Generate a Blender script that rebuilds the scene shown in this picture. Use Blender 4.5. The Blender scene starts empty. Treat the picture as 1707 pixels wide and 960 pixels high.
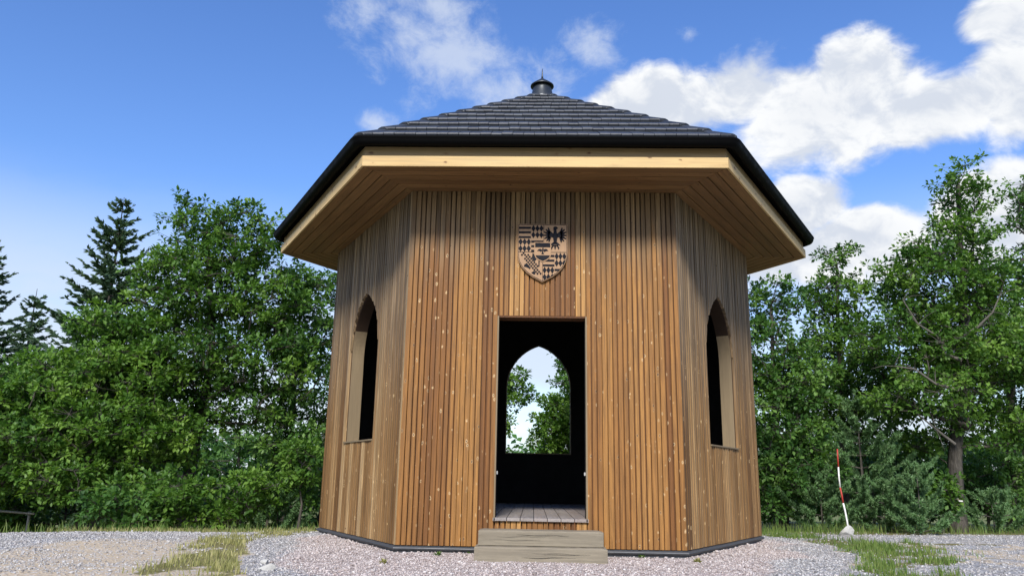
import bpy, bmesh, math, random
import numpy as np
from mathutils import Vector, Matrix

# ------------------------------------------------------------------ camera, world, sun, exposure
scn = bpy.context.scene
COL = scn.collection
CAM = np.array([-0.0890, -11.2178, 0.6985])
CR = np.array([0.9995269, 0.0256801, 0.0169268])
CU = np.array([-0.0103248, -0.2382564, 0.9711474])
CF = np.array([-0.0289721, 0.9708627, 0.2378785])
FPX = 1294.55
cam_d = bpy.data.cameras.new('camera'); cam = bpy.data.objects.new('camera', cam_d); COL.objects.link(cam)
cam_d.sensor_width = 36; cam_d.lens = 36 * FPX / 1707; cam_d.clip_end = 3000; cam_d.clip_start = .05
m = Matrix.Identity(4)
for i in range(3):
    m[i][0] = CR[i]; m[i][1] = CU[i]; m[i][2] = -CF[i]; m[i][3] = CAM[i]
cam.matrix_world = m
scn.camera = cam

def ray(px, py):
    return CF + CR * (px - 853.5) / FPX - CU * (py - 480) / FPX
def at(px, py, Y):                       # point seen at a pixel, on the vertical plane y = Y
    d = ray(px, py); return CAM + d * ((Y - CAM[1]) / d[1])
def on_ground(px, py, z=-.1):
    d = ray(px, py); return CAM + d * ((z - CAM[2]) / d[2])

SUN_EL, SUN_AZ = math.radians(39.0), math.radians(185.0)      # azimuth clockwise from +Y; the sun is behind the camera
sun_vec = Vector((math.sin(SUN_AZ) * math.cos(SUN_EL), math.cos(SUN_AZ) * math.cos(SUN_EL), math.sin(SUN_EL)))
sd = bpy.data.lights.new('sun', 'SUN'); sun = bpy.data.objects.new('sun', sd); COL.objects.link(sun)
sd.energy = 3.3; sd.angle = math.radians(12); sd.color = (1.0, .95, .87)
sun.rotation_euler = sun_vec.to_track_quat('Z', 'Y').to_euler()
sun.location = (-3, -20, 18)

scn.view_settings.view_transform = 'Standard'; scn.view_settings.look = 'None'
scn.view_settings.exposure = 0.6; scn.view_settings.gamma = 1; scn.view_settings.use_curve_mapping = False

class NT:                                # small node-tree helper
    def __init__(s, tree):
        s.t = tree; s.n = tree.nodes; s.l = tree.links; s.n.clear()
    def put(s, sock, v):
        if hasattr(v, 'is_output'): s.l.new(v, sock)
        elif v is not None:
            if isinstance(v, (tuple, list)) and len(v) == 3 and sock.type == 'RGBA': v = (*v, 1)
            sock.default_value = v
    def node(s, kind, **props):
        n = s.n.new(kind)
        for k, v in props.items(): setattr(n, k, v)
        return n
    def math(s, op, a, b=None, c=None, clamp=False):
        n = s.node('ShaderNodeMath', operation=op, use_clamp=clamp); s.put(n.inputs[0], a)
        if b is not None: s.put(n.inputs[1], b)
        if c is not None: s.put(n.inputs[2], c)
        return n.outputs[0]
    def vmath(s, op, a, b=None):
        n = s.node('ShaderNodeVectorMath', operation=op); s.put(n.inputs[0], a)
        if b is not None: s.put(n.inputs['Scale' if op == 'SCALE' else 1], b)
        return n.outputs['Value' if op in ('DOT_PRODUCT', 'LENGTH') else 'Vector']
    def noise(s, vec, scale=5, detail=4, rough=.55, dist=0, out='Fac'):
        n = s.node('ShaderNodeTexNoise'); s.put(n.inputs['Vector'], vec); s.put(n.inputs['Scale'], scale)
        n.inputs['Detail'].default_value = detail; n.inputs['Roughness'].default_value = rough
        n.inputs['Distortion'].default_value = dist
        return n.outputs[out]
    def ramp(s, fac, stops, interp='LINEAR'):
        n = s.node('ShaderNodeValToRGB'); s.put(n.inputs[0], fac); r = n.color_ramp; r.interpolation = interp
        while len(r.elements) < len(stops): r.elements.new(.5)
        for e, (p, c) in zip(r.elements, stops):
            e.position = p; e.color = (*c, 1) if len(c) == 3 else c
        return n.outputs[0]
    def mix(s, fac, a, b, blend='MIX'):
        n = s.node('ShaderNodeMix', data_type='RGBA', blend_type=blend); s.put(n.inputs[0], fac)
        s.put(n.inputs[6], a); s.put(n.inputs[7], b); return n.outputs[2]
    def maprange(s, v, a, b, c=0., d=1., smooth=True):
        n = s.node('ShaderNodeMapRange', interpolation_type='SMOOTHSTEP' if smooth else 'LINEAR')
        for i, q in enumerate((v, a, b, c, d)): s.put(n.inputs[i], q)
        return n.outputs[0]
    def comb(s, x, y, z):
        n = s.node('ShaderNodeCombineXYZ'); s.put(n.inputs[0], x); s.put(n.inputs[1], y); s.put(n.inputs[2], z); return n.outputs[0]
    def sep(s, v):
        n = s.node('ShaderNodeSeparateXYZ'); s.put(n.inputs[0], v); return n.outputs

world = bpy.data.worlds.new('World'); scn.world = world; world.use_nodes = True
w = NT(world.node_tree)
sky = w.node('ShaderNodeTexSky', sky_type='NISHITA', sun_disc=False)
sky.sun_elevation = SUN_EL; sky.sun_rotation = SUN_AZ; sky.air_density = 1.0; sky.dust_density = .6; sky.ozone_density = 2.6
SKY_STRENGTH = .15
direc = w.vmath('NORMALIZE', w.node('ShaderNodeTexCoord').outputs['Generated'])
dx, dy, dz = w.sep(direc)
az = w.math('ARCTAN2', dx, dy); el = w.math('ARCSINE', dz)
# billowing cumulus: patches (azimuth, elevation, half sizes in degrees), broken up by noise
def blob(px, py, a, b):
    d = ray(px, py); d = d / np.linalg.norm(d)
    u0, v0 = math.atan2(d[0], d[1]), math.asin(d[2])
    x = w.math('DIVIDE', w.math('SUBTRACT', az, u0), math.radians(a)); y = w.math('DIVIDE', w.math('SUBTRACT', el, v0), math.radians(b))
    r2 = w.math('ADD', w.math('MULTIPLY', x, x), w.math('MULTIPLY', y, y))
    return w.math('SUBTRACT', 1, w.math('SQRT', r2))
def maxall(vals):
    o = vals[0]
    for v in vals[1:]: o = w.math('MAXIMUM', o, v)
    return o
warp = w.vmath('SCALE', w.vmath('SUBTRACT', w.noise(direc, 5, 3, .6, 0, 'Color'), (.5, .5, .5)), .10)
cv = w.vmath('ADD', direc, warp)
cvs = w.vmath('MULTIPLY', cv, (1, 1, 1.5))
n1 = w.noise(cvs, 7.5, 12, .58)
n1u = w.noise(w.vmath('ADD', cvs, (-.004, -.01, .035)), 7.5, 6, .58)
thick = maxall([blob(1370, 180, 9.5, 4.6), blob(1080, 185, 7.5, 3.0), blob(1230, 160, 6, 3.4), blob(1420, 120, 5, 3.4), blob(1570, 180, 7, 2.8), blob(1690, 140, 4, 4),
                blob(1690, 25, 3.4, 2.6), blob(1340, 345, 3.6, 2.6), blob(1430, 400, 5, 2.6), blob(1330, 430, 8, 2.6), blob(1690, 350, 5, 3.4), blob(1660, 30, 3, 2)])
n0 = w.noise(w.vmath('MULTIPLY', direc, (1, 1, 2.0)), 2.3, 4, .5)
general = w.maprange(n0, .60, .80, -.6, .55, False)
outside = w.math('SUBTRACT', 1, w.maprange(w.math('ABSOLUTE', w.math('SUBTRACT', az, -.03)), .62, .85, 1, 0))   # more cloud fields all round
generalm = w.math('ADD', general, w.math('MULTIPLY', outside, .25))
generalm = w.math('SUBTRACT', generalm, w.math('MULTIPLY', w.math('SUBTRACT', 1, outside), .75))
core = w.math('MAXIMUM', thick, generalm)
dens = w.maprange(w.math('ADD', core, w.math('MULTIPLY', w.math('SUBTRACT', n1, .5), 1.9)), .0, .40)
# thin torn veils
wn = w.noise(w.vmath('MULTIPLY', cv, (1, 1, 1.2)), 9, 10, .66)
veil = maxall([blob(770, 90, 6.5, 5.5), blob(830, 150, 6, 4.5), blob(700, 60, 6, 4), blob(930, 130, 3.5, 3), blob(600, 25, 4.5, 2.6), blob(980, 80, 3, 2.5), blob(1150, 58, 1.4, 1), blob(620, 205, 2.2, 1.4), blob(730, 10, 6, 2)])
veild = w.math('MULTIPLY', w.maprange(w.math('ADD', veil, w.math('MULTIPLY', w.math('SUBTRACT', wn, .53), 3.8)), .0, 1.2), .66)
low = w.math('MULTIPLY', w.maprange(el, math.radians(21), math.radians(9)), w.maprange(w.noise(w.vmath('MULTIPLY', cv, (1, 1, 3)), 3, 6, .55), .22, .58))
low = w.math('MULTIPLY', low, .88)
shade = w.maprange(w.math('SUBTRACT', n1, n1u), -.07, .09)
thickn = w.maprange(w.math('ADD', core, w.math('MULTIPLY', w.math('SUBTRACT', n1, .5), 1.6)), .35, 1.0)
ccol = w.mix(shade, (.46, .495, .56), (.65, .66, .67))
ccol = w.mix(w.math('MULTIPLY', thickn, .30), ccol, (.43, .465, .53))
hsv = w.node('ShaderNodeHueSaturation'); hsv.inputs['Saturation'].default_value = 1.22; hsv.inputs['Hue'].default_value = .512; w.put(hsv.inputs['Color'], sky.outputs[0])
skyc = w.vmath('MULTIPLY', hsv.outputs[0], (SKY_STRENGTH,) * 3)
c1 = w.mix(low, skyc, (.48, .53, .61))
c2 = w.mix(veild, c1, (.50, .545, .62))
c3 = w.mix(dens, c2, ccol)
bg = w.node('ShaderNodeBackground'); w.put(bg.inputs[0], c3); bg.inputs[1].default_value = 1.0
w.l.new(bg.outputs[0], w.node('ShaderNodeOutputWorld').inputs[0])

# ------------------------------------------------------------------ object helpers
def tag(o, label=None, cat=None, group=None, kind=None):
    if label: o['label'] = label
    if cat: o['category'] = cat
    if group: o['group'] = group
    if kind: o['kind'] = kind
    return o
def empty(name, loc=(0, 0, 0)):
    o = bpy.data.objects.new(name, None); COL.objects.link(o); o.location = loc; o.empty_display_size = .2; return o
def link(name, me, mat=None, parent=None, loc=None):
    o = bpy.data.objects.new(name, me); COL.objects.link(o)
    if mat is not None and not me.materials: me.materials.append(mat)
    if parent is not None: o.parent = parent
    if loc is not None: o.location = loc
    return o
def mesh_np(name, V, F, attrs=None, smooth=False):        # V (n,3), F (m,k) equal-sized faces
    V = np.asarray(V, np.float32); F = np.asarray(F, np.int32)
    me = bpy.data.meshes.new(name); me.vertices.add(len(V)); me.vertices.foreach_set('co', V.ravel())
    k = F.shape[1]; me.loops.add(F.size); me.loops.foreach_set('vertex_index', F.ravel())
    me.polygons.add(len(F)); me.polygons.foreach_set('loop_start', np.arange(0, F.size, k, dtype=np.int32))
    if smooth: me.polygons.foreach_set('use_smooth', np.ones(len(F), bool))
    for nm, a in (attrs or {}).items():
        at_ = me.attributes.new(nm, 'FLOAT', 'POINT'); at_.data.foreach_set('value', np.asarray(a, np.float32))
    me.update(calc_edges=True); me.validate(); return me
class MB:                                                  # gathers polygons for one mesh
    def __init__(s): s.v = []; s.f = []
    def poly(s, pts):
        i = len(s.v); s.v += [tuple(p) for p in pts]; s.f.append(tuple(range(i, i + len(pts))))
    def prism(s, pts, off):                                # polygon swept along a vector
        n = len(pts); i = len(s.v); s.v += [tuple(p) for p in pts] + [tuple(np.add(p, off)) for p in pts]
        s.f.append(tuple(range(i + n - 1, i - 1, -1))); s.f.append(tuple(range(i + n, i + 2 * n)))
        for a in range(n):
            b = (a + 1) % n; s.f.append((i + a, i + b, i + n + b, i + n + a))
    def box(s, x0, x1, y0, y1, z0, z1):
        s.prism([(x0, y0, z0), (x1, y0, z0), (x1, y1, z0), (x0, y1, z0)], (0, 0, z1 - z0))
    def rings(s, rings, close=False, caps=False):          # loft closed rings of equal length
        n = len(rings[0]); i0 = len(s.v)
        for r in rings: s.v += [tuple(p) for p in r]
        R = len(rings)
        for k in range(R if close else R - 1):
            k2 = (k + 1) % R
            for a in range(n):
                b = (a + 1) % n; s.f.append((i0 + k * n + a, i0 + k * n + b, i0 + k2 * n + b, i0 + k2 * n + a))
        if caps:
            s.f.append(tuple(i0 + a for a in range(n - 1, -1, -1))); s.f.append(tuple(i0 + (R - 1) * n + a for a in range(n)))
    def mesh(s, name, smooth=False):
        me = bpy.data.meshes.new(name); me.from_pydata(s.v, [], s.f)
        bm = bmesh.new(); bm.from_mesh(me); bmesh.ops.recalc_face_normals(bm, faces=bm.faces); bm.to_mesh(me); bm.free()
        if smooth: me.polygons.foreach_set('use_smooth', [True] * len(me.polygons))
        me.update(); return me
    def build(s, name, mat, parent=None, smooth=False, bevel=0, loc=None):
        o = link(name, s.mesh(name, smooth), mat, parent, loc)
        if bevel:
            b = o.modifiers.new('bevel', 'BEVEL'); b.width = bevel; b.segments = 2; b.limit_method = 'ANGLE'
        return o
RNG = np.random.default_rng(7)

def vnoise(x, y, seed=0):                                  # 2-D value noise, vectorised
    xi = np.floor(x).astype(np.int64); yi = np.floor(y).astype(np.int64); fx = x - xi; fy = y - yi
    fx = fx * fx * (3 - 2 * fx); fy = fy * fy * (3 - 2 * fy)
    def h(a, b):
        q = (a * 374761393 + b * 668265263 + seed * 1442695041) & 0xffffffff
        q = ((q ^ (q >> 13)) * 1274126177) & 0xffffffff
        return ((q ^ (q >> 16)) & 0xffff) / 65535.0
    return (h(xi, yi) * (1 - fx) + h(xi + 1, yi) * fx) * (1 - fy) + (h(xi, yi + 1) * (1 - fx) + h(xi + 1, yi + 1) * fx) * fy
def fbm(x, y, seed=0, oct=4):
    s = 0; a = .5; t = 0
    for k in range(oct): s = s + a * vnoise(x * 2 ** k + 17.3 * k, y * 2 ** k - 9.1 * k, seed + k); t += a; a *= .5
    return s / t
def sstep(x, a, b):
    t = np.clip((x - a) / (b - a), 0, 1); return t * t * (3 - 2 * t)

# ------------------------------------------------------------------ materials
def material(name):
    mt = bpy.data.materials.new(name); mt.use_nodes = True; k = NT(mt.node_tree)
    k.b = k.node('ShaderNodeBsdfPrincipled'); k.o = k.node('ShaderNodeOutputMaterial'); k.l.new(k.b.outputs[0], k.o.inputs[0])
    k.mat = mt
    def S(**kw):
        for a, v in kw.items(): k.put(k.b.inputs[a.replace('_', ' ')], v)
    k.S = S
    def bump(h, strength=.3, dist=.01):
        n = k.node('ShaderNodeBump'); n.inputs['Strength'].default_value = strength; n.inputs['Distance'].default_value = dist
        k.put(n.inputs['Height'], h); k.put(k.b.inputs['Normal'], n.outputs[0])
    k.bump = bump
    k.pos = lambda: k.node('ShaderNodeNewGeometry').outputs['Position']
    k.rand = lambda: k.node('ShaderNodeObjectInfo').outputs['Random']
    return k

def wood(name, stops, grain_axis='Z', knots=True, weather_shade=None, rough=.62, knot_pale=(.68, .48, .25), knot_dark=(.05, .025, .012), kscale=1., contrast=.35, local=False, knot_amt=1., tone=False):
    k = material(name); rnd = k.rand()
    p = k.node('ShaderNodeTexCoord').outputs['Object'] if local else k.pos()
    px, py, pz = k.sep(p)
    off = k.math('MULTIPLY', rnd, 173.0)
    ax = {'X': 0, 'Y': 1, 'Z': 2}[grain_axis]
    sc = [26.0] * 3; sc[ax] = 1.1
    v = k.vmath('ADD', k.vmath('MULTIPLY', p, tuple(sc)), k.comb(off, off, off))
    grain = k.noise(v, 1.6, 5, .6, .9)
    sc2 = [7.0] * 3; sc2[ax] = .55
    broad = k.noise(k.vmath('ADD', k.vmath('MULTIPLY', p, tuple(sc2)), k.comb(off, 3.3, off)), 1.0, 3, .5)
    base = k.ramp(k.sep(k.node('ShaderNodeObjectInfo').outputs['Color'])[0] if tone else rnd, stops)
    c = k.mix(k.maprange(grain, .3, .7), k.mix(1, base, (1 - contrast,) * 3, 'MULTIPLY'), k.mix(1, base, (1 + contrast * .55,) * 3, 'MULTIPLY'))
    c = k.mix(k.math('MULTIPLY', k.maprange(broad, .55, .72), .4), c, k.mix(1, c, (.72, .62, .52), 'MULTIPLY'))
    if weather_shade:                                            # older, greyed upper boards, darkened too for eave shade, edge differs board by board
        z0, z1, col = weather_shade
        wn_ = k.math('ADD', pz, k.math('ADD', k.math('MULTIPLY', k.math('SUBTRACT', rnd, .5), .34), k.math('MULTIPLY', k.math('SUBTRACT', broad, .5), .6)))
        col = k.mix(k.math('FRACT', k.math('MULTIPLY', rnd, 7.31)), tuple(q * .62 for q in col), tuple(min(q * 1.55, 1) for q in col))
        gl = k.mix(k.maprange(grain, .3, .7), k.mix(1, col, (.62,) * 3, 'MULTIPLY'), k.mix(1, col, (1.25,) * 3, 'MULTIPLY'))
        c = k.mix(k.math('MULTIPLY', k.maprange(wn_, z0, z1), .8), c, gl)
    if knots:
        ks = [17.0 * kscale] * 3; ks[ax] = 9.5 * kscale
        kv = k.vmath('ADD', k.vmath('MULTIPLY', p, tuple(ks)), k.comb(k.math('MULTIPLY', off, .37), off, k.math('MULTIPLY', off, 1.7)))
        vo = k.node('ShaderNodeTexVoronoi'); k.put(vo.inputs['Vector'], kv); vo.inputs['Scale'].default_value = 1
        kn = k.noise(k.vmath('SCALE', kv, 3.2), 1, 2, .5)
        d = k.math('ADD', vo.outputs['Distance'], k.math('ADD', k.math('MULTIPLY', k.math('SUBTRACT', grain, .5), .16), k.math('MULTIPLY', k.math('SUBTRACT', kn, .5), .34)))
        keep = k.math('GREATER_THAN', k.sep(vo.outputs['Color'])[0], 1 - .55 * knot_amt)
        halo = k.math('MULTIPLY', k.maprange(d, .25, .10), keep)
        corem = k.math('MULTIPLY', k.maprange(d, .13, .06), keep)
        hm = k.math('MULTIPLY', halo, k.maprange(k.sep(vo.outputs['Color'])[1], .1, .8, .15, .8))
        if weather_shade: hm = k.math('MULTIPLY', hm, k.maprange(wn_, z0, z1, 1, .12))
        c = k.mix(hm, c, knot_pale); c = k.mix(k.math('MULTIPLY', corem, .95), c, knot_dark)
    k.S(Base_Color=c, Roughness=k.maprange(grain, .2, .8, rough - .1, rough + .12, False)); k.b.inputs['Specular IOR Level'].default_value = .35
    k.bump(grain, .35, .004)
    return k.mat

M = {}
BROWN = [(0, (.145, .056, .012)), (.3, (.225, .098, .023)), (.55, (.28, .131, .032)), (.8, (.335, .166, .045)), (1, (.40, .212, .066))]
M['slat'] = wood('cladding_wood', BROWN, 'Z', True, (2.85, 3.6, (.145, .098, .052)), tone=True)
M['slat_side'] = wood('side_cladding_wood', [(0, (.125, .060, .019)), (.3, (.20, .108, .038)), (.6, (.265, .150, .058)), (.85, (.33, .205, .090)), (1, (.42, .29, .15))], 'Z', True, (.8, 3.2, (.17, .125, .078)), knot_amt=.8, tone=True)
M['backing'] = wood('groove_board', [(0, (.115, .044, .012)), (1, (.135, .053, .015))], 'Z', False, (2.75, 3.5, (.035, .021, .011)))  # backing colour darkened higher up to stand for eave shade
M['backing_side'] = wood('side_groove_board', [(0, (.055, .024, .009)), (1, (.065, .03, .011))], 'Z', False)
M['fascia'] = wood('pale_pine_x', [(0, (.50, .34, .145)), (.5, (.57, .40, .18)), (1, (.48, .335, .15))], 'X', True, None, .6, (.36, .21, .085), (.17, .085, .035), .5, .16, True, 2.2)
M['fascia_up'] = wood('shaded_pine_upper', [(0, (.27, .19, .098)), (1, (.31, .22, .11))], 'X', True, None, .6, (.22, .13, .06), (.10, .05, .025), .5, .2, True, 2.2)  # pine darkened in colour for the shade below the gutter
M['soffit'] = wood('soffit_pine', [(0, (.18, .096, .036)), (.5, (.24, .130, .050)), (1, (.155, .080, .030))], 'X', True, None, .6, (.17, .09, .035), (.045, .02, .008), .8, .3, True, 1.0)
M['plank'] = wood('deck_plank', [(0, (.24, .215, .20)), (.5, (.30, .265, .24)), (1, (.27, .225, .20))], 'Y', False, None, .6, contrast=.2)
M['step'] = wood('weathered_timber', [(0, (.215, .192, .145)), (1, (.24, .20, .142))], 'X', False, None, .8, (.38, .33, .25), (.17, .15, .115), .8, .2, True, .12)
M['ply'] = wood('plywood', [(0, (.21, .158, .094)), (1, (.225, .17, .10))], 'Z', False, None, .7, contrast=.12)

def plain(name, col, rough=.5, metal=0, var=.12, nscale=8, bump=0, spec=.5):
    k = material(name); n = k.noise(k.pos(), nscale, 5, .6)
    lo = tuple(c * (1 - var) for c in col); hi = tuple(min(c * (1 + var), 1) for c in col)
    k.S(Base_Color=k.mix(n, lo, hi), Roughness=k.maprange(n, .3, .7, rough * .85, min(rough * 1.15, 1), False), Metallic=float(metal)); k.b.inputs['Specular IOR Level'].default_value = spec
    if bump: k.bump(n, bump, .01)
    return k.mat
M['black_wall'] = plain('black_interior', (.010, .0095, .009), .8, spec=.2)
M['arch'] = plain('shaded_arch_lining', (.032, .019, .012), .8, spec=.2)  # shade in the arch top, put into the lining's colour
M['gutter'] = plain('black_gutter', (.0018, .0018, .0021), .55, spec=.06)
M['plinth'] = plain('grey_plinth', (.055, .06, .066), .55)
M['cowl'] = plain('dark_zinc', (.045, .052, .058), .38, .5)
M['white_plate'] = plain('white_plate', (.4, .4, .39), .5)
M['shield'] = wood('shield_wood', [(0, (.33, .195, .10)), (1, (.33, .195, .10))], 'Z', False, None, .5, contrast=.12)
M['inlay'] = plain('dark_inlay', (.004, .0045, .009), .7, spec=.2)
M['rock'] = plain('rock', (.42, .41, .375), .85, 0, .35, 22, .6)
M['red'] = plain('red_paint', (.42, .04, .025), .55, var=.3, nscale=30)
M['white'] = plain('white_paint', (.78, .77, .74), .55, var=.1, nscale=30)
M['grey_wood'] = plain('grey_rail', (.25, .24, .21), .8)
M['yellow_mark'] = plain('mark_dark', (.12, .1, .04), .7)

def tile_mat():
    k = material('roof_tile'); r = k.rand(); n = k.noise(k.vmath('MULTIPLY', k.pos(), (40, 40, 40)), 1, 4, .6); n2 = k.noise(k.pos(), 2.2, 3, .5)
    c = k.mix(r, (.017, .021, .030), (.032, .038, .050)); c = k.mix(k.maprange(n2, .4, .7), c, k.mix(1, c, (1.35, 1.35, 1.35), 'MULTIPLY'))
    k.S(Base_Color=c, Roughness=k.math('ADD', .42, k.math('MULTIPLY', n, .22))); k.bump(n, .25, .004); return k.mat
M['tile'] = tile_mat()

def leaf_mat(name, dark, mid, light, transl=.35, rough=.45):
    k = material(name); a = k.node('ShaderNodeAttribute', attribute_name='tint').outputs['Fac']
    c = k.ramp(a, [(0, dark), (.5, mid), (1, light)])
    k.S(Base_Color=c, Roughness=rough); k.b.inputs['Specular IOR Level'].default_value = .25
    t = k.node('ShaderNodeBsdfTranslucent'); k.put(t.inputs[0], k.mix(1, c, (1.25, 1.35, .6), 'MULTIPLY'))
    mx = k.node('ShaderNodeMixShader'); mx.inputs[0].default_value = transl
    k.l.new(k.b.outputs[0], mx.inputs[1]); k.l.new(t.outputs[0], mx.inputs[2]); k.l.new(mx.outputs[0], k.o.inputs[0])
    return k.mat
M['oak'] = leaf_mat('oak_leaf', (.034, .088, .017), (.085, .182, .030), (.175, .30, .055))
M['oak2'] = leaf_mat('oak_leaf_cool', (.032, .085, .022), (.075, .170, .036), (.155, .275, .06))
M['maple'] = leaf_mat('light_leaf', (.05, .115, .018), (.10, .205, .030), (.18, .30, .05))
M['spruce'] = leaf_mat('spruce_needle', (.04, .08, .042), (.075, .13, .068), (.12, .19, .10), .2, .5)
M['pine'] = leaf_mat('pine_needle', (.07, .15, .055), (.14, .26, .105), (.26, .38, .18), .25, .5)
M['grass'] = leaf_mat('grass_blade', (.17, .185, .06), (.34, .33, .13), (.55, .50, .25), .35, .5)
M['grass_green'] = leaf_mat('green_grass_blade', (.07, .13, .028), (.14, .22, .05), (.28, .33, .10), .35, .5)
M['weed'] = leaf_mat('weed_leaf', (.08, .16, .04), (.14, .24, .06), (.24, .33, .1), .3, .5)
def bark_mat():
    k = material('bark'); v = k.vmath('MULTIPLY', k.pos(), (22, 22, 5)); n = k.noise(v, 1, 6, .65, .5)
    k.S(Base_Color=k.ramp(n, [(.3, (.028, .024, .02)), (.55, (.075, .066, .054)), (.75, (.15, .135, .11))]), Roughness=.9); k.bump(n, .8, .03); return k.mat
M['bark'] = bark_mat()
M['deadwood'] = plain('dead_wood', (.10, .09, .075), .9, 0, .3, 20)
def stone_mat():
    k = material('pebble'); a = k.node('ShaderNodeAttribute', attribute_name='tint').outputs['Fac']; b = k.node('ShaderNodeAttribute', attribute_name='pink').outputs['Fac']
    g = k.ramp(a, [(0, (.155, .148, .142)), (.4, (.325, .316, .306)), (.8, (.485, .475, .46)), (1, (.66, .65, .62))])
    p = k.ramp(a, [(0, (.22, .172, .155)), (.4, (.41, .345, .318)), (.8, (.53, .468, .438)), (1, (.68, .64, .60))])
    k.S(Base_Color=k.mix(b, g, p), Roughness=.85); return k.mat
M['pebble'] = stone_mat()

def ground_mat():
    k = material('ground'); p = k.pos()
    A = lambda n: k.node('ShaderNodeAttribute', attribute_name=n).outputs['Fac']
    e = k.math('MULTIPLY', k.math('SUBTRACT', k.noise(p, 9, 4, .65), .5), .7)
    def sharp(nm): return k.maprange(k.math('ADD', A(nm), e), .35, .65)
    vo = k.node('ShaderNodeTexVoronoi'); k.put(vo.inputs['Vector'], p); vo.inputs['Scale'].default_value = 38
    vc = k.sep(vo.outputs['Color'])[0]
    g = k.ramp(vc, [(0, (.13, .13, .132)), (.35, (.27, .268, .27)), (.75, (.40, .396, .395)), (1, (.54, .53, .52))])
    pk = k.ramp(vc, [(0, (.17, .135, .12)), (.35, (.37, .31, .285)), (.75, (.49, .43, .40)), (1, (.62, .58, .55))])
    n = k.noise(p, 14, 6, .7); n2 = k.noise(p, 2.2, 4, .6)
    dirt = k.mix(n, (.38, .30, .20), (.60, .50, .365)); dirt = k.mix(k.maprange(vc, .7, 1.0), dirt, g)
    soil = k.mix(n, (.12, .11, .045), (.24, .215, .095))
    far = k.mix(n2, (.10, .13, .04), (.23, .24, .10))
    c = k.mix(k.math('MULTIPLY', k.maprange(n2, .45, .7), .45), g, dirt)
    c = k.mix(sharp('dirt'), c, dirt); c = k.mix(sharp('grass'), c, soil)
    c = k.mix(sharp('far'), c, far)
    c = k.mix(sharp('pad'), c, k.mix(sharp('pink'), g, pk))
    k.S(Base_Color=c, Roughness=.92); k.b.inputs['Specular IOR Level'].default_value = .2
    k.bump(k.math('ADD', vo.outputs['Distance'], n), .7, .02); return k.mat
M['ground'] = ground_mat()

# ------------------------------------------------------------------ ground
CX = np.array([-40, -12, -6.9, -5.8, -4.2, -3.3, 0, 3.6, 5.8, 8.1, 14, 40.]); CY = np.array([-6, -3.4, -1.0, -.35, .1, .7, 2.6, 2.2, 2.6, 3.3, 4.2, 6.])
def crest(x): return np.interp(x, CX, CY)
def height(x, y):
    d = y - crest(x); sl = np.interp(x, [-6, -3, 3, 6], [.10, .11, .09, .035])
    h = -.115 - np.where(d > 0, sl * d * d / (d + .8), 0)
    h = h - .085 * np.clip(-4.6 - y, 0, 14) + .02 * (fbm(x * .8, y * .8, 3) - .5)
    far = np.sqrt(x * x + y * y)
    h = np.maximum(h, -3.2) + .018 * (fbm(x * 4, y * 4, 5) - .5)
    mound = .035 * np.exp(-((x + 5.3) / 2.2) ** 2 - ((y + 1.2) / 1.2) ** 2)
    hx = np.maximum(np.abs(y), np.maximum(np.abs(x * .866 + y * .5), np.abs(x * .866 - y * .5))) - 2.66
    return h + mound + .042 * np.exp(-np.clip(hx, 0, 9) / .35)
def pad_d(x, y):
    th = np.arctan2(y + 1, x); R = np.interp(th, [-3.1416, -2.6, -2.15, -1.57, -1.0, -.62, .05, .45, .9, 1.6, 2.5, 2.85, 3.1416],
                                                [3.4, 3.5, 4.2, 4.4, 4.0, 3.55, 3.62, 4.1, 4.2, 4.2, 3.6, 3.3, 3.4])
    return np.hypot(x, y + 1) - R - .35 * (fbm(x * 1.4, y * 1.4, 11) - .5)
def masks(x, y):
    d = pad_d(x, y); n = fbm(x * 1.1, y * 1.1, 21); n2 = fbm(x * 3, y * 3, 31)
    pad = sstep(-d, -.06, .06)
    pink = sstep(-d + .9 * (n - .5), .30, .75)
    left = x < 0
    wl = .7 + np.clip(-1.5 - y, 0, 3) * .10
    gl = sstep(d, -.02, .1) * sstep(wl + .7 * (n - .5) - d, -.15, .2) * (y > -7) * (.35 + .65 * sstep(n2, .36, .52))
    wr = np.interp(y, [-5, -3, -.5, 1.5], [1.1, 1.0, 1.25, 1.0])
    gr = sstep(d, .05, .3) * sstep(wr + .5 * (n - .5) - d, -.1, .15) * sstep(n2, .30, .48)
    gr = np.maximum(gr, .9 * sstep(n, .56, .64) * (x > 4.3) * (y < .8))
    grass = np.where(left, gl, gr)
    grass = np.maximum(grass, sstep(y - crest(x), -.12, .15))
    dirt = np.where(left, sstep(2.6 + .8 * (n - .5) - d, 0, .5) * (.6 + .4 * sstep(n2, .35, .6)) * sstep(-.9 - y + 1.2 * (n - .5), 0, 1.0), .75 * sstep(n2, .5, .62) * sstep(1.2 - y, 0, .5))
    far = sstep(np.hypot(x, y), 14, 18)
    return dict(pad=pad, pink=pink, grass=grass * (1 - pad), dirt=dirt * (1 - pad), far=far)
def axis(lo, hi, step, far):
    a = np.arange(lo, hi + 1e-6, step); g = []; s = step; q = hi
    while q < far: s *= 1.35; q += s; g.append(q)
    gl = []; s = step; q = lo
    while q > -far: s *= 1.35; q -= s; gl.append(q)
    return np.array(gl[::-1] + list(a) + g)
gx = axis(-10, 10, .09, 900); gy = axis(-6, 4, .09, 900)
X, Y = np.meshgrid(gx, gy); Z = height(X, Y)
idx = np.arange(X.size).reshape(X.shape)
F = np.stack([idx[:-1, :-1], idx[:-1, 1:], idx[1:, 1:], idx[1:, :-1]], -1).reshape(-1, 4)
gm = masks(X.ravel(), Y.ravel())
ground = link('ground', mesh_np('ground', np.stack([X, Y, Z], -1).reshape(-1, 3), F, gm, True), M['ground'])
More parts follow.
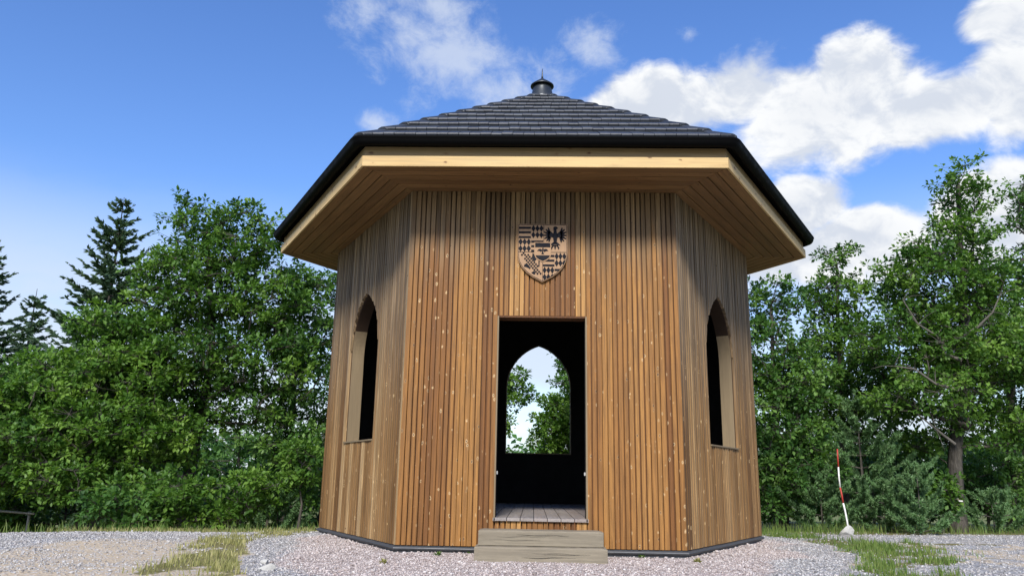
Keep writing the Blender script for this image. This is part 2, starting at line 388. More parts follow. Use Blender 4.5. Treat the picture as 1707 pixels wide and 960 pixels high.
tag(ground, 'gravel, dirt and grass ground of the hilltop around the pavilion', None, None, 'structure')

def in_hex(x, y, a=2.70):
    q = np.abs(y) < a
    for s in (1, -1): q &= np.abs(x * math.sin(math.pi / 3) * s + y * .5) < a
    return q
def hgt(x, y): return float(height(np.array([x], float), np.array([y], float))[0])

# loose stones lying on the gravel: too many to count
def pebbles(name, n, box, size, keep, label, seed):
    r = np.random.default_rng(seed)
    x = r.uniform(box[0], box[1], n); y = r.uniform(box[2], box[3], n); mk = masks(x, y)
    ok = (r.random(n) < keep(mk, x, y)) & ~in_hex(x, y, 2.66) & ~((np.abs(x) < .67) & (y > -3.12) & (y < -2.5)); x = x[ok]; y = y[ok]; n = len(x); pk = mk['pink'][ok] * mk['pad'][ok]
    s = size * r.uniform(.55, 1.35, n) * (1 + 1.1 * (r.random(n) < .06) * r.random(n))
    base = np.array([(1, 0, 0), (0, 1, 0), (-1, 0, 0), (0, -1, 0), (0, 0, .75), (0, 0, -.75)], float)
    B = base[None] * r.uniform(.65, 1.3, (n, 6, 1)) * s[:, None, None]
    q = r.normal(size=(n, 4)); q /= np.linalg.norm(q, axis=1)[:, None]; a, b, c, d = q.T
    R = np.stack([1 - 2 * (c * c + d * d), 2 * (b * c - a * d), 2 * (b * d + a * c), 2 * (b * c + a * d), 1 - 2 * (b * b + d * d), 2 * (c * d - a * b), 2 * (b * d - a * c), 2 * (c * d + a * b), 1 - 2 * (b * b + c * c)], -1).reshape(n, 3, 3)
    B = np.einsum('nij,nkj->nki', R, B); B[:, :, 2] *= .7
    B += np.stack([x, y, height(x, y) + s * .25], -1)[:, None]
    tri = np.array([(0, 1, 4), (1, 2, 4), (2, 3, 4), (3, 0, 4), (1, 0, 5), (2, 1, 5), (3, 2, 5), (0, 3, 5)])
    F = (tri[None] + 6 * np.arange(n)[:, None, None]).reshape(-1, 3)
    pk2 = np.repeat(np.clip(pk + r.normal(0, .25, n), 0, 1), 6); t = np.repeat(np.clip(r.beta(2, 2, n), 0, 1), 6)
    o = link(name, mesh_np(name, B.reshape(-1, 3), F, {'tint': t, 'pink': pk2}), M['pebble']); tag(o, label, 'gravel', None, 'stuff'); return o
pebbles('gravel', 62000, (-4.4, 4.6, -5.3, 2.4), .0125, lambda m_, x, y: m_['pad'], 'loose pinkish and grey gravel spread round the pavilion', 1)
pebbles('gravel', 52000, (-9.5, -3.2, -5.2, .6), .0115, lambda m_, x, y: .75 * (1 - m_['pad']) * (1 - .85 * m_['grass']) * (1 - .88 * m_['dirt']), 'loose grey gravel on the track beyond the dry grass', 2)
pebbles('gravel', 26000, (2.6, 10.5, -4.6, 3.2), .013, lambda m_, x, y: .75 * (1 - m_['pad']) * (1 - .7 * m_['grass']) * (1 - .6 * m_['dirt']), 'loose pale gravel on the track beside the striped pole', 3)

def grass(name, n, box, keep, mat, label, h=(.06, .17), seed=5, lean=.5):
    r = np.random.default_rng(seed)
    x = r.uniform(box[0], box[1], n); y = r.uniform(box[2], box[3], n)
    ok = r.random(n) < keep(x, y) * sstep(fbm(x * 2.6, y * 2.6, 77), .25, .6); x = x[ok]; y = y[ok]; n = len(x)
    H = r.uniform(*h, n) * (.6 + .8 * fbm(x * 1.7, y * 1.7, 78)); a = r.uniform(0, 2 * math.pi, n); l = r.uniform(.1, 1, n) * lean * H
    z = height(x, y) - .01; wd = r.uniform(.003, .006, n); ca, sa = np.cos(a), np.sin(a); b = r.uniform(0, math.pi, n)
    P = np.stack([x, y, z], -1); W = np.stack([np.cos(b) * wd, np.sin(b) * wd, 0 * wd], -1); Lq = np.stack([ca * l, sa * l, 0 * l], -1); up = np.stack([0 * H, 0 * H, H], -1)
    V = np.stack([P - W, P + W, P + Lq * .35 + up * .6 + W * .8, P + Lq * .35 + up * .6 - W * .8, P + Lq + up], 1)
    F = np.concatenate([np.array([(0, 1, 2), (0, 2, 3), (3, 2, 4)])[None] + 5 * np.arange(n)[:, None, None]], 0).reshape(-1, 3)
    o = link(name, mesh_np(name, V.reshape(-1, 3), F, {'tint': np.repeat(np.clip(r.beta(2, 2, n) + .3 * (fbm(x, y, 79) - .5), 0, 1), 5)}), mat); tag(o, label, 'grass', None, 'stuff'); return o
grass('grass', 34000, (-6.5, -2.0, -5.2, 1.4), lambda x, y: masks(x, y)['grass'], M['grass'], 'dry yellowish grass along the edge of the gravel pad beside the dirt track', (.02, .10), 5)
grass('grass', 40000, (2.3, 6.2, -4.4, 2.2), lambda x, y: masks(x, y)['grass'] * (x < 5.4), M['grass_green'], 'green grass patch between the gravel pad and the pale track', (.025, .12), 6)
def behind(x, y):
    d = y - crest(x); return sstep(d, -.15, .1) * sstep(2.2 - d, 0, 1)
grass('grass', 15000, (-13, -2.6, -5, 3.2), behind, M['grass_green'], 'taller grass growing along the drop under the oaks by the weathered rail', (.05, .20), 8)
grass('grass', 12000, (3.2, 13, 1.4, 6), behind, M['grass_green'], 'taller grass at the foot of the young pines and the striped pole', (.05, .22), 9)

# ------------------------------------------------------------------ pavilion
A = 2.657; T6 = math.tan(math.pi / 6); HW = A * T6; ZT = 3.955
pav = empty('pavilion', (0, 0, -.1)); tag(pav, 'six-sided wooden pavilion with ribbed cladding, arched openings and dark tiled roof', 'pavilion')
PZ = .1                                                    # parts are laid out in world heights
def part(o): o.location.z += PZ; return o
WH, SILL, SPR, RISE = .57, 1.13, 2.25, .775
RA = (WH * WH + RISE * RISE) / (2 * WH)
def arch(u): u = abs(u); return SPR + math.sqrt(max(RA * RA - (u + RA - WH) ** 2, 0))
DW, DZ0, DZ1 = .5, .294, 2.473

# ribbed slat: shared mesh, chamfered front edges, unit height
def slat_mesh(mat, nm):
    b = MB(); h, d, c = .0205, .034, .003
    b.prism([(-h, 0, 0), (h, 0, 0), (h, -d + c, 0), (h - c, -d, 0), (-h + c, -d, 0), (-h, -d + c, 0)], (0, 0, 1)); me = b.mesh(nm); me.materials.append(mat); return me
SL_F = slat_mesh(M['slat'], 'slat_front'); SL_S = slat_mesh(M['slat_side'], 'slat_side')
NF = 53; NSIDE = 45
FY = -A + .034                                             # plane behind the slats (local -y is outward)
def slat_runs(u, kind):
    if kind == 'door' and abs(u) < DW + .012: return [(0.0, DZ0 - .032), (DZ1 + .004, ZT)]
    if kind == 'arch' and abs(u) < WH - .005: return [(0.0, SILL - .022), (arch(min(abs(u) + .012, WH)) + .006, ZT)]
    return [(0.0, ZT)]
rs = random.Random(3)
for k in range(6):
    kind = {0: 'door', 1: 'arch', 5: 'arch', 3: 'arch'}.get(k, 'plain')
    b = MB(); y0, y1 = FY, FY + .03
    hw2 = (A - .034) * T6
    us = [-hw2] + ([-DW, DW] if kind == 'door' else [WH * math.sin(q) for q in np.linspace(-math.pi / 2, math.pi / 2, 33)] if kind == 'arch' else []) + [hw2]
    def strip(bb, ya, yb, ha):
        us2 = [-ha] + us[1:-1] + [ha]
        for i in range(len(us2) - 1):
            a_, c_ = us2[i], us2[i + 1]; inner = kind != 'plain' and 0 < i < len(us2) - 2
            if not inner: segs = [((0., 0.), (ZT, ZT))]
            elif kind == 'door': segs = [((0., 0.), (DZ0 - .03, DZ0 - .03)), ((DZ1, DZ1), (ZT, ZT))]
            else: segs = [((0., 0.), (SILL - .02, SILL - .02)), ((arch(a_), arch(c_)), (ZT, ZT))]
            for (l0, l1), (h0, h1) in segs:
                bb.prism([(a_, ya, l0), (c_, ya, l1), (c_, ya, h1), (a_, ya, h0)], (0, yb - ya, 0))
    strip(b, y0, y1, hw2)
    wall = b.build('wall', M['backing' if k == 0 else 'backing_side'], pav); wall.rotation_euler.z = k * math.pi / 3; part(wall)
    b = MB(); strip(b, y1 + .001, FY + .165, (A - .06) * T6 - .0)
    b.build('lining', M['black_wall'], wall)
    # slats
    far = MB(); gt, gl_ = .5, 0; NS = NF if k == 0 else NSIDE; PITCH = 2 * HW / NS
    for i in range(NS):
        u = -HW + (i + .5) * PITCH
        sw = rs.uniform(.95, 1.36) if k == 0 else rs.uniform(.92, 1.12); sd_ = rs.uniform(.8, 1.05)
        if i in (0, NS - 1): sw = 1.2
        if gl_ <= 0: gt, gl_ = rs.choice((.08, .25, .4, .5, .6, .75, .95)), rs.choice((1, 2, 2, 3, 3))
        gl_ -= 1; tn = min(max(gt + rs.uniform(-.10, .10), 0), 1)
        for (za, zb) in slat_runs(u, kind):
            if k in (1, 5) and za > SPR:
                h2 = .0205 * sw; b2 = MB(); l0, l1 = (arch(max(-WH, min(WH, u + q * h2))) + .004 for q in (-1, 1)); b2.prism([(-h2, 0, l0), (h2, 0, l1), (h2, 0, ZT), (-h2, 0, ZT)], (0, -.034 * sd_, 0)); o = b2.build('slat', M['slat_side'], wall, loc=(u, FY - .0005, 0)); o.color = (tn, tn, tn, 1)
            elif k in (0, 1, 5):
                o = link('slat', SL_F if k == 0 else SL_S, None, wall, (u + rs.uniform(-.002, .002), FY + .0005, za)); o.scale = (sw, sd_, zb - za); o.color = (tn, tn, tn, 1)
            else: far.box(u - .0205, u + .0205, FY - .034, FY - .0005, za, zb)
    if far.v: o = far.build('slats', M['slat_side'], wall); tag(o, kind='stuff')
    if kind == 'arch':                                     # plywood lining of the opening and its sill; arch top coloured as shade
        pts = [(-WH, SILL)] + [(-WH, z) for z in np.linspace(1.4, SPR, 4)] + [(u, arch(u)) for u in [WH * math.sin(q) for q in np.linspace(-math.pi / 2, math.pi / 2, 41)][1:-1]] + [(WH, z) for z in np.linspace(SPR, 1.4, 4)] + [(WH, SILL)]
        t = .014; ins = []
        for (u, z) in pts: ins.append((u * (WH - t) / WH, z if z <= SPR else SPR + (z - SPR) * (RISE - t * 1.3) / RISE))
        ya, yb = FY + .004, FY + .1645; L = MB(); L2 = MB(); LR = MB(); n = len(pts); LJ = L
        for i in range(n - 1):
            p0, p1, q0, q1 = pts[i], pts[i + 1], ins[i], ins[i + 1]
            s = .0015                                       # stands just clear of the wall's own edges
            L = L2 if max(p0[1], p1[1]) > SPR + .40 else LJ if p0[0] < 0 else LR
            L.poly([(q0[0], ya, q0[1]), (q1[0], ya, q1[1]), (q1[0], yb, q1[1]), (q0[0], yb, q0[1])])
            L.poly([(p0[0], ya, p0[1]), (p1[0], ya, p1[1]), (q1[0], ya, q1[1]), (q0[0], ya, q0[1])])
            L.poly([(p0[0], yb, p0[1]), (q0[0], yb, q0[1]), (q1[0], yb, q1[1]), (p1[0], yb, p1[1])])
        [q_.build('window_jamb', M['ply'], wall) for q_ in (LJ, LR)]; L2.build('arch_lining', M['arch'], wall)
        S_ = MB(); S_.box(-WH + .001, WH - .001, -A - .010, FY + .170, SILL - .019, SILL - .001); S_.build('window_sill', M['ply'], wall, bevel=.002)
    if kind == 'door':
        for s in (-1, 1):
            J = MB(); x0, x1 = sorted((s * DW, s * (DW - .016))); J.box(x0, x1, -A - .004, FY + .06, DZ0 + .001, DZ1 - .001); J.build('door_jamb', M['ply'], wall)
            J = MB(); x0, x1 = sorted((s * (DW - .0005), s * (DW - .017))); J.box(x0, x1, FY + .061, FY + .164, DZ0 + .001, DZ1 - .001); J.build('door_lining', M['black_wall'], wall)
            J = MB(); x0, x1 = sorted((s * (DW - .0165), s * (DW - .034))); J.box(x0, x1, FY + .03, FY + .04, .74, .775); J.build('latch_plate', M['white_plate'], wall, bevel=.003)
        J = MB(); J.box(-DW + .017, DW - .017, -A - .004, FY + .164, DZ1 - .017, DZ1 - .002); J.build('door_head', M['backing'], wall)

# floor planks running front to back
fl = MB(); ring = [((A - .25) / math.cos(math.pi / 6) * math.cos(math.pi / 6 + 0 + i * math.pi / 3 - math.pi / 2 + math.pi / 3 - math.pi / 3), 0) for i in range(6)]
hexpts = lambda r, z: [(r / math.cos(math.pi / 6) * math.sin(math.pi / 6 + i * math.pi / 3), -r / math.cos(math.pi / 6) * math.cos(math.pi / 6 + i * math.pi / 3), z) for i in range(6)]
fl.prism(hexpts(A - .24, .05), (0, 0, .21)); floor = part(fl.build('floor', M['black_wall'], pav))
PW = .1435
for i in range(-17, 18):
    x0 = i * PW - PW / 2 + .003; x1 = x0 + PW - .006; xm = max(abs(x0), abs(x1)); R_ = A - .245
    if xm > R_ * 2 * T6 - .1: continue
    yb = R_ if xm < R_ * T6 else (2 * R_ - xm * math.sqrt(3))
    front = -A - .028 if xm < DW + .001 else (-yb)
    if x0 < DW < x1 or x0 < -DW < x1: front = -yb
    b = MB(); b.box(x0, x1, front, yb, .262, .294); b.build('plank', M['plank'], floor, bevel=.003)
# edges of the two planks cut at the door posts
for s in (-1, 1):
    e0 = 3 * PW + PW / 2 + .003; x0, x1 = sorted((s * (DW - .0005) if False else s * e0, s * (DW - .017)))
    if x1 - x0 > .012: b = MB(); b.box(x0, x1, -A - .028, -A + .24, .262, .294); b.build('plank', M['plank'], floor)

# plinth sheet under the cladding
def hex_loop(prof, fillet=0., seg=4):                      # rings of a hexagonal profile sweep; prof = [(apothem, z)]
    loops = []
    for (r, z) in prof:
        pts = []
        for i in range(6):
            c = np.array(hexpts(r, z)[i]); p_ = np.array(hexpts(r, z)[i - 1]); n_ = np.array(hexpts(r, z)[(i + 1) % 6])
            if fillet:
                a_ = c + (p_ - c) / np.linalg.norm(p_ - c) * fillet; b_ = c + (n_ - c) / np.linalg.norm(n_ - c) * fillet
                for t in np.linspace(0, 1, seg): pts.append((1 - t) ** 2 * a_ + 2 * t * (1 - t) * c + t * t * b_)
            else: pts.append(c)
        loops.append(pts)
    return loops
b = MB(); b.rings(hex_loop([(A - .06, -.004), (A - .02, -.006), (A + .020, -.022), (A + .024, -.032), (A + .012, -.046), (A + .008, -.050), (A - .015, -.052), (A - .015, -.16), (A - .06, -.16)]), close=True)
part(b.build('plinth', M['plinth'], pav))

# soffit boards, mitred at the hips
E, ZS, ZF = 3.413, 3.958, 4.157
b = MB(); b.rings(hex_loop([(A - .2, ZS + .03), (E - .04, ZS + .03), (E - .04, ZS + .045), (A - .2, ZS + .045)]), close=True)
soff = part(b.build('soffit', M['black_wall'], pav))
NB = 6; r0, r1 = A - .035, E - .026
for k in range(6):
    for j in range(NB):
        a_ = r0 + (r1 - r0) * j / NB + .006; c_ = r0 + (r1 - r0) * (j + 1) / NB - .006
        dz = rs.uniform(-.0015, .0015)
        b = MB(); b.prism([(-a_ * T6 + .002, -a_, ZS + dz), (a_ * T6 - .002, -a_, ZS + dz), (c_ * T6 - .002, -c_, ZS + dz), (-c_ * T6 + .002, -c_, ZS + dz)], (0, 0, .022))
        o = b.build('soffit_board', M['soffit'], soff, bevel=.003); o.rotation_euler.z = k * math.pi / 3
# fascia: a deep lower board and a set-back upper board on each side
for k in range(6):
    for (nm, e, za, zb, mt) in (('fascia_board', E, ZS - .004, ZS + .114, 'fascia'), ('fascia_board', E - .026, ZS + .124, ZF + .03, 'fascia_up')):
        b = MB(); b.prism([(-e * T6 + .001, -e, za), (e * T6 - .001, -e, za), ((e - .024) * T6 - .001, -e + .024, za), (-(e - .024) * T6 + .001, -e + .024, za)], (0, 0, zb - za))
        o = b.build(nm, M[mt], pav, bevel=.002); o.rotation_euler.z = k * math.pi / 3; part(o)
# gutter: half-round channel with a rolled lip
GR, GZ, gr_ = 3.487, 4.252, .055
prof = []
for q in np.linspace(0, math.pi, 10): prof.append((GR + gr_ * math.cos(q), GZ - .025 - 1.25 * gr_ * math.sin(q)))
prof = [(GR + gr_ + .002, GZ - .006), (GR + gr_ + .008, GZ), (GR + gr_ + .010, GZ - .012)] + prof[0:] + [(GR - gr_, GZ + .01), (GR - gr_ + .006, GZ + .01)]
for q in np.linspace(math.pi, 0, 8): prof.append((GR + (gr_ - .006) * math.cos(q), GZ - .025 - 1.25 * (gr_ - .006) * math.sin(q)))
b = MB(); b.rings(hex_loop(prof, .10, 5), close=True); part(b.build('gutter', M['gutter'], pav, True))

# roof: board deck with pressed tiles and hip caps
RE, RZ, AP = 3.475, 4.262, 6.60
SLOPE = math.atan2(AP - RZ, RE); SLEN = math.hypot(AP - RZ, RE); NR = 11; EXPO = SLEN / NR
b = MB(); hb = hexpts(RE - .02, RZ - .035)
for i in range(6): b.poly([hb[i], hb[(i + 1) % 6], (0, 0, AP - .045)])
b.poly(hb[::-1]); roof = part(b.build('roof', M['gutter'], pav))
tb = MB(); tb.prism([(-.5, 0, -.006), (.5, 0, -.006), (.5, 1, -.012), (-.5, 1, -.012)], (0, 0, .001)); tb = MB()
# unit tile: x across, y up the slope, thicker rounded butt
tb.rings([[(x, 0, .000), (x, -.0, .040), (x, .035, .052), (x, 1.1, .010), (x, 1.1, .0)] for x in (-.5, .5)], caps=True)
TILE = tb.mesh('tile'); TILE.materials.append(M['tile'])
RX = Matrix.Rotation(SLOPE, 4, 'X')
def tile_list():
    r = random.Random(12); out = []
    for i in range(NR):
        s0 = i * EXPO; tw = .1165; wid = (SLEN - s0) / SLEN * RE * T6; wtop = (SLEN - s0 - EXPO) / SLEN * RE * T6; wm = wid - .012
        off = r.uniform(-.5, .5) * tw if i else .01
        x = -math.ceil(wm / tw + 1) * tw + off
        while x < wm:
            a_, c_ = max(x, -wm), min(x + tw, wm); x += tw
            if c_ - a_ < .02: continue
            cxm = (a_ + c_) / 2
            # length shortened where the hip cuts the tile
            lim = (wid - abs(cxm)) / (wid - wtop) * EXPO
            ln = min(EXPO, max(lim, .06))
            out.append((cxm, s0 + r.uniform(-.006, .006), c_ - a_ - .005, ln, r.uniform(-.002, .003)))
    return out
TL = tile_list()
base_m = Matrix.Translation((0, -RE, RZ)) @ RX
for (x, s0, wd, ln, lift) in TL:
    o = link('tile', TILE, None, roof); o.matrix_local = base_m @ Matrix.Translation((x, s0 - .02, lift)) @ Matrix.Diagonal((wd, ln, 1, 1))
# hip caps
hipdir = Vector((0, 0, AP)) - Vector((RE * T6, -RE, RZ)); hl = hipdir.length; hq = hipdir.normalized()
hb_ = MB(); rr = []
for yy, sc, lf in ((-.02, 1.05, .018), (.0, 1.12, .028), (1.0, .85, .012)):
    rr.append([(math.cos(q) * .070 * sc, yy, lf + math.sin(q) * .038 * sc - .012) for q in np.linspace(-.25, math.pi + .25, 9)])
hb_.rings(rr, caps=True); CAP = hb_.mesh('hip_cap'); CAP.materials.append(M['tile'])
side = hq.cross(Vector((0, 0, 1))).normalized(); upv = side.cross(hq).normalized()
def hip_mats(flip):
    out = []
    for i in range(NR):
        p_ = Vector((RE * T6, -RE, RZ)) + hq * (hl * i / NR + .01)
        mm = Matrix((side, hq, upv)).transposed().to_4x4(); mm.translation = p_ - upv * .004
        out.append(mm @ Matrix.Diagonal((1, hl / NR * 1.04, 1, 1)))
    return out
for rot in (0, -1):
    for mm in hip_mats(0):
        o = link('hip_cap', CAP, None, roof); o.matrix_local = Matrix.Rotation(rot * math.pi / 3, 4, 'Z') @ mm
vs, fs = [], []
tv = [v.co.copy() for v in TILE.vertices]; tf = [tuple(p.vertices) for p in TILE.polygons]; cvx = [v.co.copy() for v in CAP.vertices]; cf = [tuple(p.vertices) for p in CAP.polygons]
for k in range(1, 6):
    rk = Matrix.Rotation(k * math.pi / 3, 4, 'Z')
    for (x, s0, wd, ln, lift) in TL:
        mm = rk @ base_m @ Matrix.Translation((x, s0 - .02, lift)) @ Matrix.Diagonal((wd, ln, 1, 1)); i0 = len(vs)
        vs += [tuple(mm @ v) for v in tv]; fs += [tuple(i + i0 for i in f) for f in tf]
    if k < 5:
        for mm in hip_mats(0):
            mm = rk @ mm; i0 = len(vs); vs += [tuple(mm @ v) for v in cvx]; fs += [tuple(i + i0 for i in f) for f in cf]
me = bpy.data.meshes.new('tiles'); me.from_pydata(vs, [], fs); o = link('tiles', me, M['tile'], roof); tag(o, kind='stuff')
# cowl on the apex
def lathe(b, prof, n=32):
    b.rings([[(r * math.cos(2 * math.pi * i / n), r * math.sin(2 * math.pi * i / n), z) for i in range(n)] for r, z in prof], caps=True)
b = MB(); lathe(b, [(.215, 6.46), (.200, 6.52), (.172, 6.585), (.150, 6.68), (.140, 6.745)]); cowl = part(b.build('cowl', M['cowl'], pav, True))
b = MB(); lathe(b, [(.14, 6.742), (.182, 6.727), (.186, 6.735), (.184, 6.748), (.12, 6.80), (.05, 6.852), (.022, 6.875)]); b.build('cowl_cap', M['cowl'], cowl, True)
b = MB(); lathe(b, [(.02, 6.868), (.013, 6.92), (.008, 7.0), (.004, 7.05)], 12); b.build('spike', M['cowl'], cowl, True)

# ------------------------------------------------------------------ steps of two sleepers
st = empty('entrance_steps', (0, -2.9, -.12)); tag(st, 'two weathered grey timber sleepers stacked as steps below the doorway', 'steps')
for (x0, x1, y0, y1, z0, z1) in ((-.664, .664, -3.1, -2.705, -.135, .034), (-.636, .638, -2.955, -2.70, .038, .186)):
    b = MB(); nx = 24; rr = []
    r2 = random.Random(int(z1 * 1000))
    for i in range(nx + 1):
        x = x0 + (x1 - x0) * i / nx; j = lambda: r2.uniform(-.0022, .0022); cut = .006 if i in (0, nx) else 0
        rr.append([(x, y0 + cut + j(), z0), (x, y1, z0), (x, y1, z1 - cut + j()), (x, y0 + .012 + j(), z1 - cut + j()), (x, y0 + j() + cut, z1 - .012)])
    b.rings(rr, caps=True); o = b.build('sleeper', M['step'], st, bevel=.003); o.location = (0, 2.9, .12)
    # drying cracks: dark grooves cut as thin sunken wedges on the front
    c_ = MB()
    for q in range(4):
        xa = r2.uniform(x0 + .05, x1 - .6); ln = r2.uniform(.4, .59) ; zz = r2.uniform(z0 + .05, z1 - .04); dzz = r2.uniform(-.012, .012)
        pts = [(xa + ln * t, y0 - .0028, zz + dzz * t + .004 * math.sin(t * 9 + q)) for t in np.linspace(0, 1, 9)]
        for i in range(8):
            w0 = .0007 * math.sin(math.pi * i / 8) + .0003; w1 = .0007 * math.sin(math.pi * (i + 1) / 8) + .0004
            c_.poly([(pts[i][0], pts[i][1], pts[i][2] - w0), (pts[i + 1][0], pts[i + 1][1], pts[i + 1][2] - w1), (pts[i + 1][0], pts[i + 1][1], pts[i + 1][2] + w1), (pts[i][0], pts[i][1], pts[i][2] + w0)])
    c_.build('crack', M['black_wall'], o)

# ------------------------------------------------------------------ coat of arms above the door
sh = empty('coat_of_arms', (0, -A - .004, 2.86)); tag(sh, 'carved wooden shield with dark inlaid eagle, lozenges and bars above the doorway', 'coat of arms')
KS = .572 / 574.0
def S2(x, y, d): return ((x - 439.5) * KS - .006, -d, (822 - y) * KS)
outline = [(156, 128), (730, 128), (730, 470)] + [(730 - 4, 520), (712, 580), (676, 650), (622, 712), (556, 762), (490, 796), (442, 822)] + [(394, 796), (330, 762), (264, 712), (208, 650), (172, 580), (160, 520), (156, 470)]
def inset(poly, k): cx, cy = 441, 440; return [(cx + (x - cx) * k, cy + (y - cy) * k) for x, y in poly]
b = MB(); b.prism([S2(x, y, 0) for x, y in outline], (0, -.026, 0)); b.build('panel', M['shield'], sh, bevel=.004)
clipper = inset(outline, .955)
def area(p): return sum(p[i][0] * p[(i + 1) % len(p)][1] - p[(i + 1) % len(p)][0] * p[i][1] for i in range(len(p)))
if area(clipper) < 0: clipper.reverse()
def clip(poly, cl=None):
    cl = cl or clipper; out = poly
    for i in range(len(cl)):
        a_, b_ = cl[i], cl[(i + 1) % len(cl)]
        ins = lambda p: (b_[0] - a_[0]) * (p[1] - a_[1]) - (b_[1] - a_[1]) * (p[0] - a_[0]) >= 0
        src = out; out = []
        for j in range(len(src)):
            p_, q_ = src[j - 1], src[j]
            if ins(p_) != ins(q_):
                d1 = (b_[0] - a_[0]) * (p_[1] - a_[1]) - (b_[1] - a_[1]) * (p_[0] - a_[0]); d2 = (b_[0] - a_[0]) * (q_[1] - a_[1]) - (b_[1] - a_[1]) * (q_[0] - a_[0]); t = d1 / (d1 - d2)
                out.append((p_[0] + (q_[0] - p_[0]) * t, p_[1] + (q_[1] - p_[1]) * t))
            if ins(q_): out.append(q_)
        if len(out) < 3: return None
    return out
def inlay(b, poly, d=.026, th=.004, cl=True):
    p_ = clip(poly) if cl else poly
    if p_: b.prism([S2(x, y, d) for x, y in p_], (0, -th, 0))
rect = lambda x0, y0, x1, y1: [(x0, y0), (x1, y0), (x1, y1), (x0, y1)]
# rim and dividing lines
b = MB(); o1, i1 = inset(outline, .972), inset(outline, .958)
for i in range(len(o1)):
    j = (i + 1) % len(o1); inlay(b, [o1[i], o1[j], i1[j], i1[i]], cl=False)
for l in (rect(455, 140, 459, 360), rect(168, 466, 358, 470), rect(533, 466, 715, 470), rect(443, 575, 447, 800)): inlay(b, l, .0262, .0034)
b.build('rim', M['inlay'], sh)
b = MB()
for (x0, x1, ys) in ((170, 308, (165, 220, 277)), (313, 452, (330, 385, 440)), (449, 580, (500, 555, 612)), (583, 716, (665, 720))):
    for y in ys: inlay(b, rect(x0, y, x1, y + 24))
tag(b.build('bars', M['inlay'], sh), kind='stuff')
b = MB()
def lozenges(x0, x1, y0, y1, nx=3, ny=2):
    w_, h_ = (x1 - x0) / nx, (y1 - y0) / ny
    for i in range(nx):
        for j in range(ny):
            cx, cy = x0 + (i + .5) * w_, y0 + (j + .5) * h_; inlay(b, [(cx, cy - h_ * .5), (cx + w_ * .52, cy), (cx, cy + h_ * .52), (cx - w_ * .52, cy)])
lozenges(314, 452, 144, 300); lozenges(167, 308, 305, 464); lozenges(584, 714, 474, 636); lozenges(447, 578, 640, 800)
tag(b.build('lozenges', M['inlay'], sh), kind='stuff')
# eagle: body, head, fanned wing feathers, tail and claws
def eagle(b, cx, cy, s, d=.026, th=.0045):
    P_ = lambda pts: inlay(b, [(cx + x * s, cy + y * s) for x, y in pts], d, th)
    P_([(-12, -60), (12, -60), (22, -20), (16, 40), (0, 62), (-16, 40), (-22, -20)])
    P_([(-14, -62), (-18, -92), (-2, -106), (16, -98), (30, -84), (12, -80), (12, -60)])
    for sg in (-1, 1):
        P_([(sg * 16, -30), (sg * 50, -62), (sg * 62, -40), (sg * 44, 0), (sg * 18, 8)])
        for i in range(7):
            a_ = math.radians(-72 + i * 26); L_ = 62 - abs(i - 3) * 4; ox, oy = sg * 52, -44 + i * 8
            ex, ey = ox + sg * math.cos(a_) * L_, oy + math.sin(a_) * L_; nx_, ny_ = -math.sin(a_) * 11, math.cos(a_) * 11
            P_([(ox - sg * nx_, oy - ny_), (ex - sg * nx_ * .55, ey - ny_ * .55), (ex + sg * nx_ * .35, ey + ny_ * .35), (ox + sg * nx_ * 1.2, oy + ny_ * 1.2)])
        P_([(sg * 10, 46), (sg * 34, 64), (sg * 50, 84), (sg * 30, 80), (sg * 6, 62)])
    for q in (-30, 0, 30):
        P_([(-4 + q * .1, 52), (4 + q * .1, 52), (q * 1.05 + 8, 104), (q * 1.1, 128), (q * 1.05 - 9, 104)])
    P_([(-30, 84), (30, 84), (26, 92), (-26, 92)])
b = MB(); eagle(b, 588, 285, 1.22); b.build('eagle', M['inlay'], sh)
# chequered lion in the lower left quarter
b = MB()
lion = [(205, 470), (300, 500), (360, 520), (372, 580), (392, 640), (430, 700), (436, 770), (400, 735), (340, 720), (352, 672), (300, 660), (240, 640), (262, 600), (236, 560), (238, 520), (196, 500)]
def inside(px_, py_, poly):
    c_ = False
    for i in range(len(poly)):
        (x1, y1), (x2, y2) = poly[i - 1], poly[i]
        if (y1 > py_) != (y2 > py_) and px_ < (x2 - x1) * (py_ - y1) / (y2 - y1) + x1: c_ = not c_
    return c_
for i in range(14):
    for j in range(14):
        if (i + j) % 2: continue
        cx, cy = 190 + i * 18, 480 + j * 22
        if inside(cx, cy, lion): inlay(b, [(cx, cy - 15), (cx + 12.5, cy), (cx, cy + 15), (cx - 12.5, cy)])
for q in ([(330, 480), (368, 505), (372, 560), (350, 575), (322, 540)], [(236, 615), (268, 605), (300, 640), (290, 660), (255, 645)], [(398, 575), (412, 560), (410, 640), (398, 640)], [(318, 712), (352, 690), (362, 712), (340, 730)]): inlay(b, q, .0263, .004)
b.build('lion', M['inlay'], sh)
b = MB(); ie = [(349, 350), (542, 350), (542, 500), (528, 536), (494, 566), (446, 588), (398, 566), (364, 536), (349, 500)]
b.prism([S2(x, y, .0265) for x, y in ie], (0, -.007, 0)); inner = b.build('inner_shield', M['shield'], sh, bevel=.001)
b = MB(); inlay(b, rect(359, 360, 532, 411), .0335, .003, False); b.build('band', M['inlay'], inner); b = MB(); inlay(b, [(364, 508), (528, 508), (518, 530), (489, 554), (446, 574), (403, 554), (374, 530)], .0335, .003, False); b.build('band', M['inlay'], inner)
b = MB()
for sg in (-1, 1):
    inlay(b, [(446 + sg * 6, 448), (446 + sg * 22, 430), (446 + sg * 48, 434), (446 + sg * 64, 456), (446 + sg * 40, 456), (446 + sg * 18, 468)], .0335, .003, False)
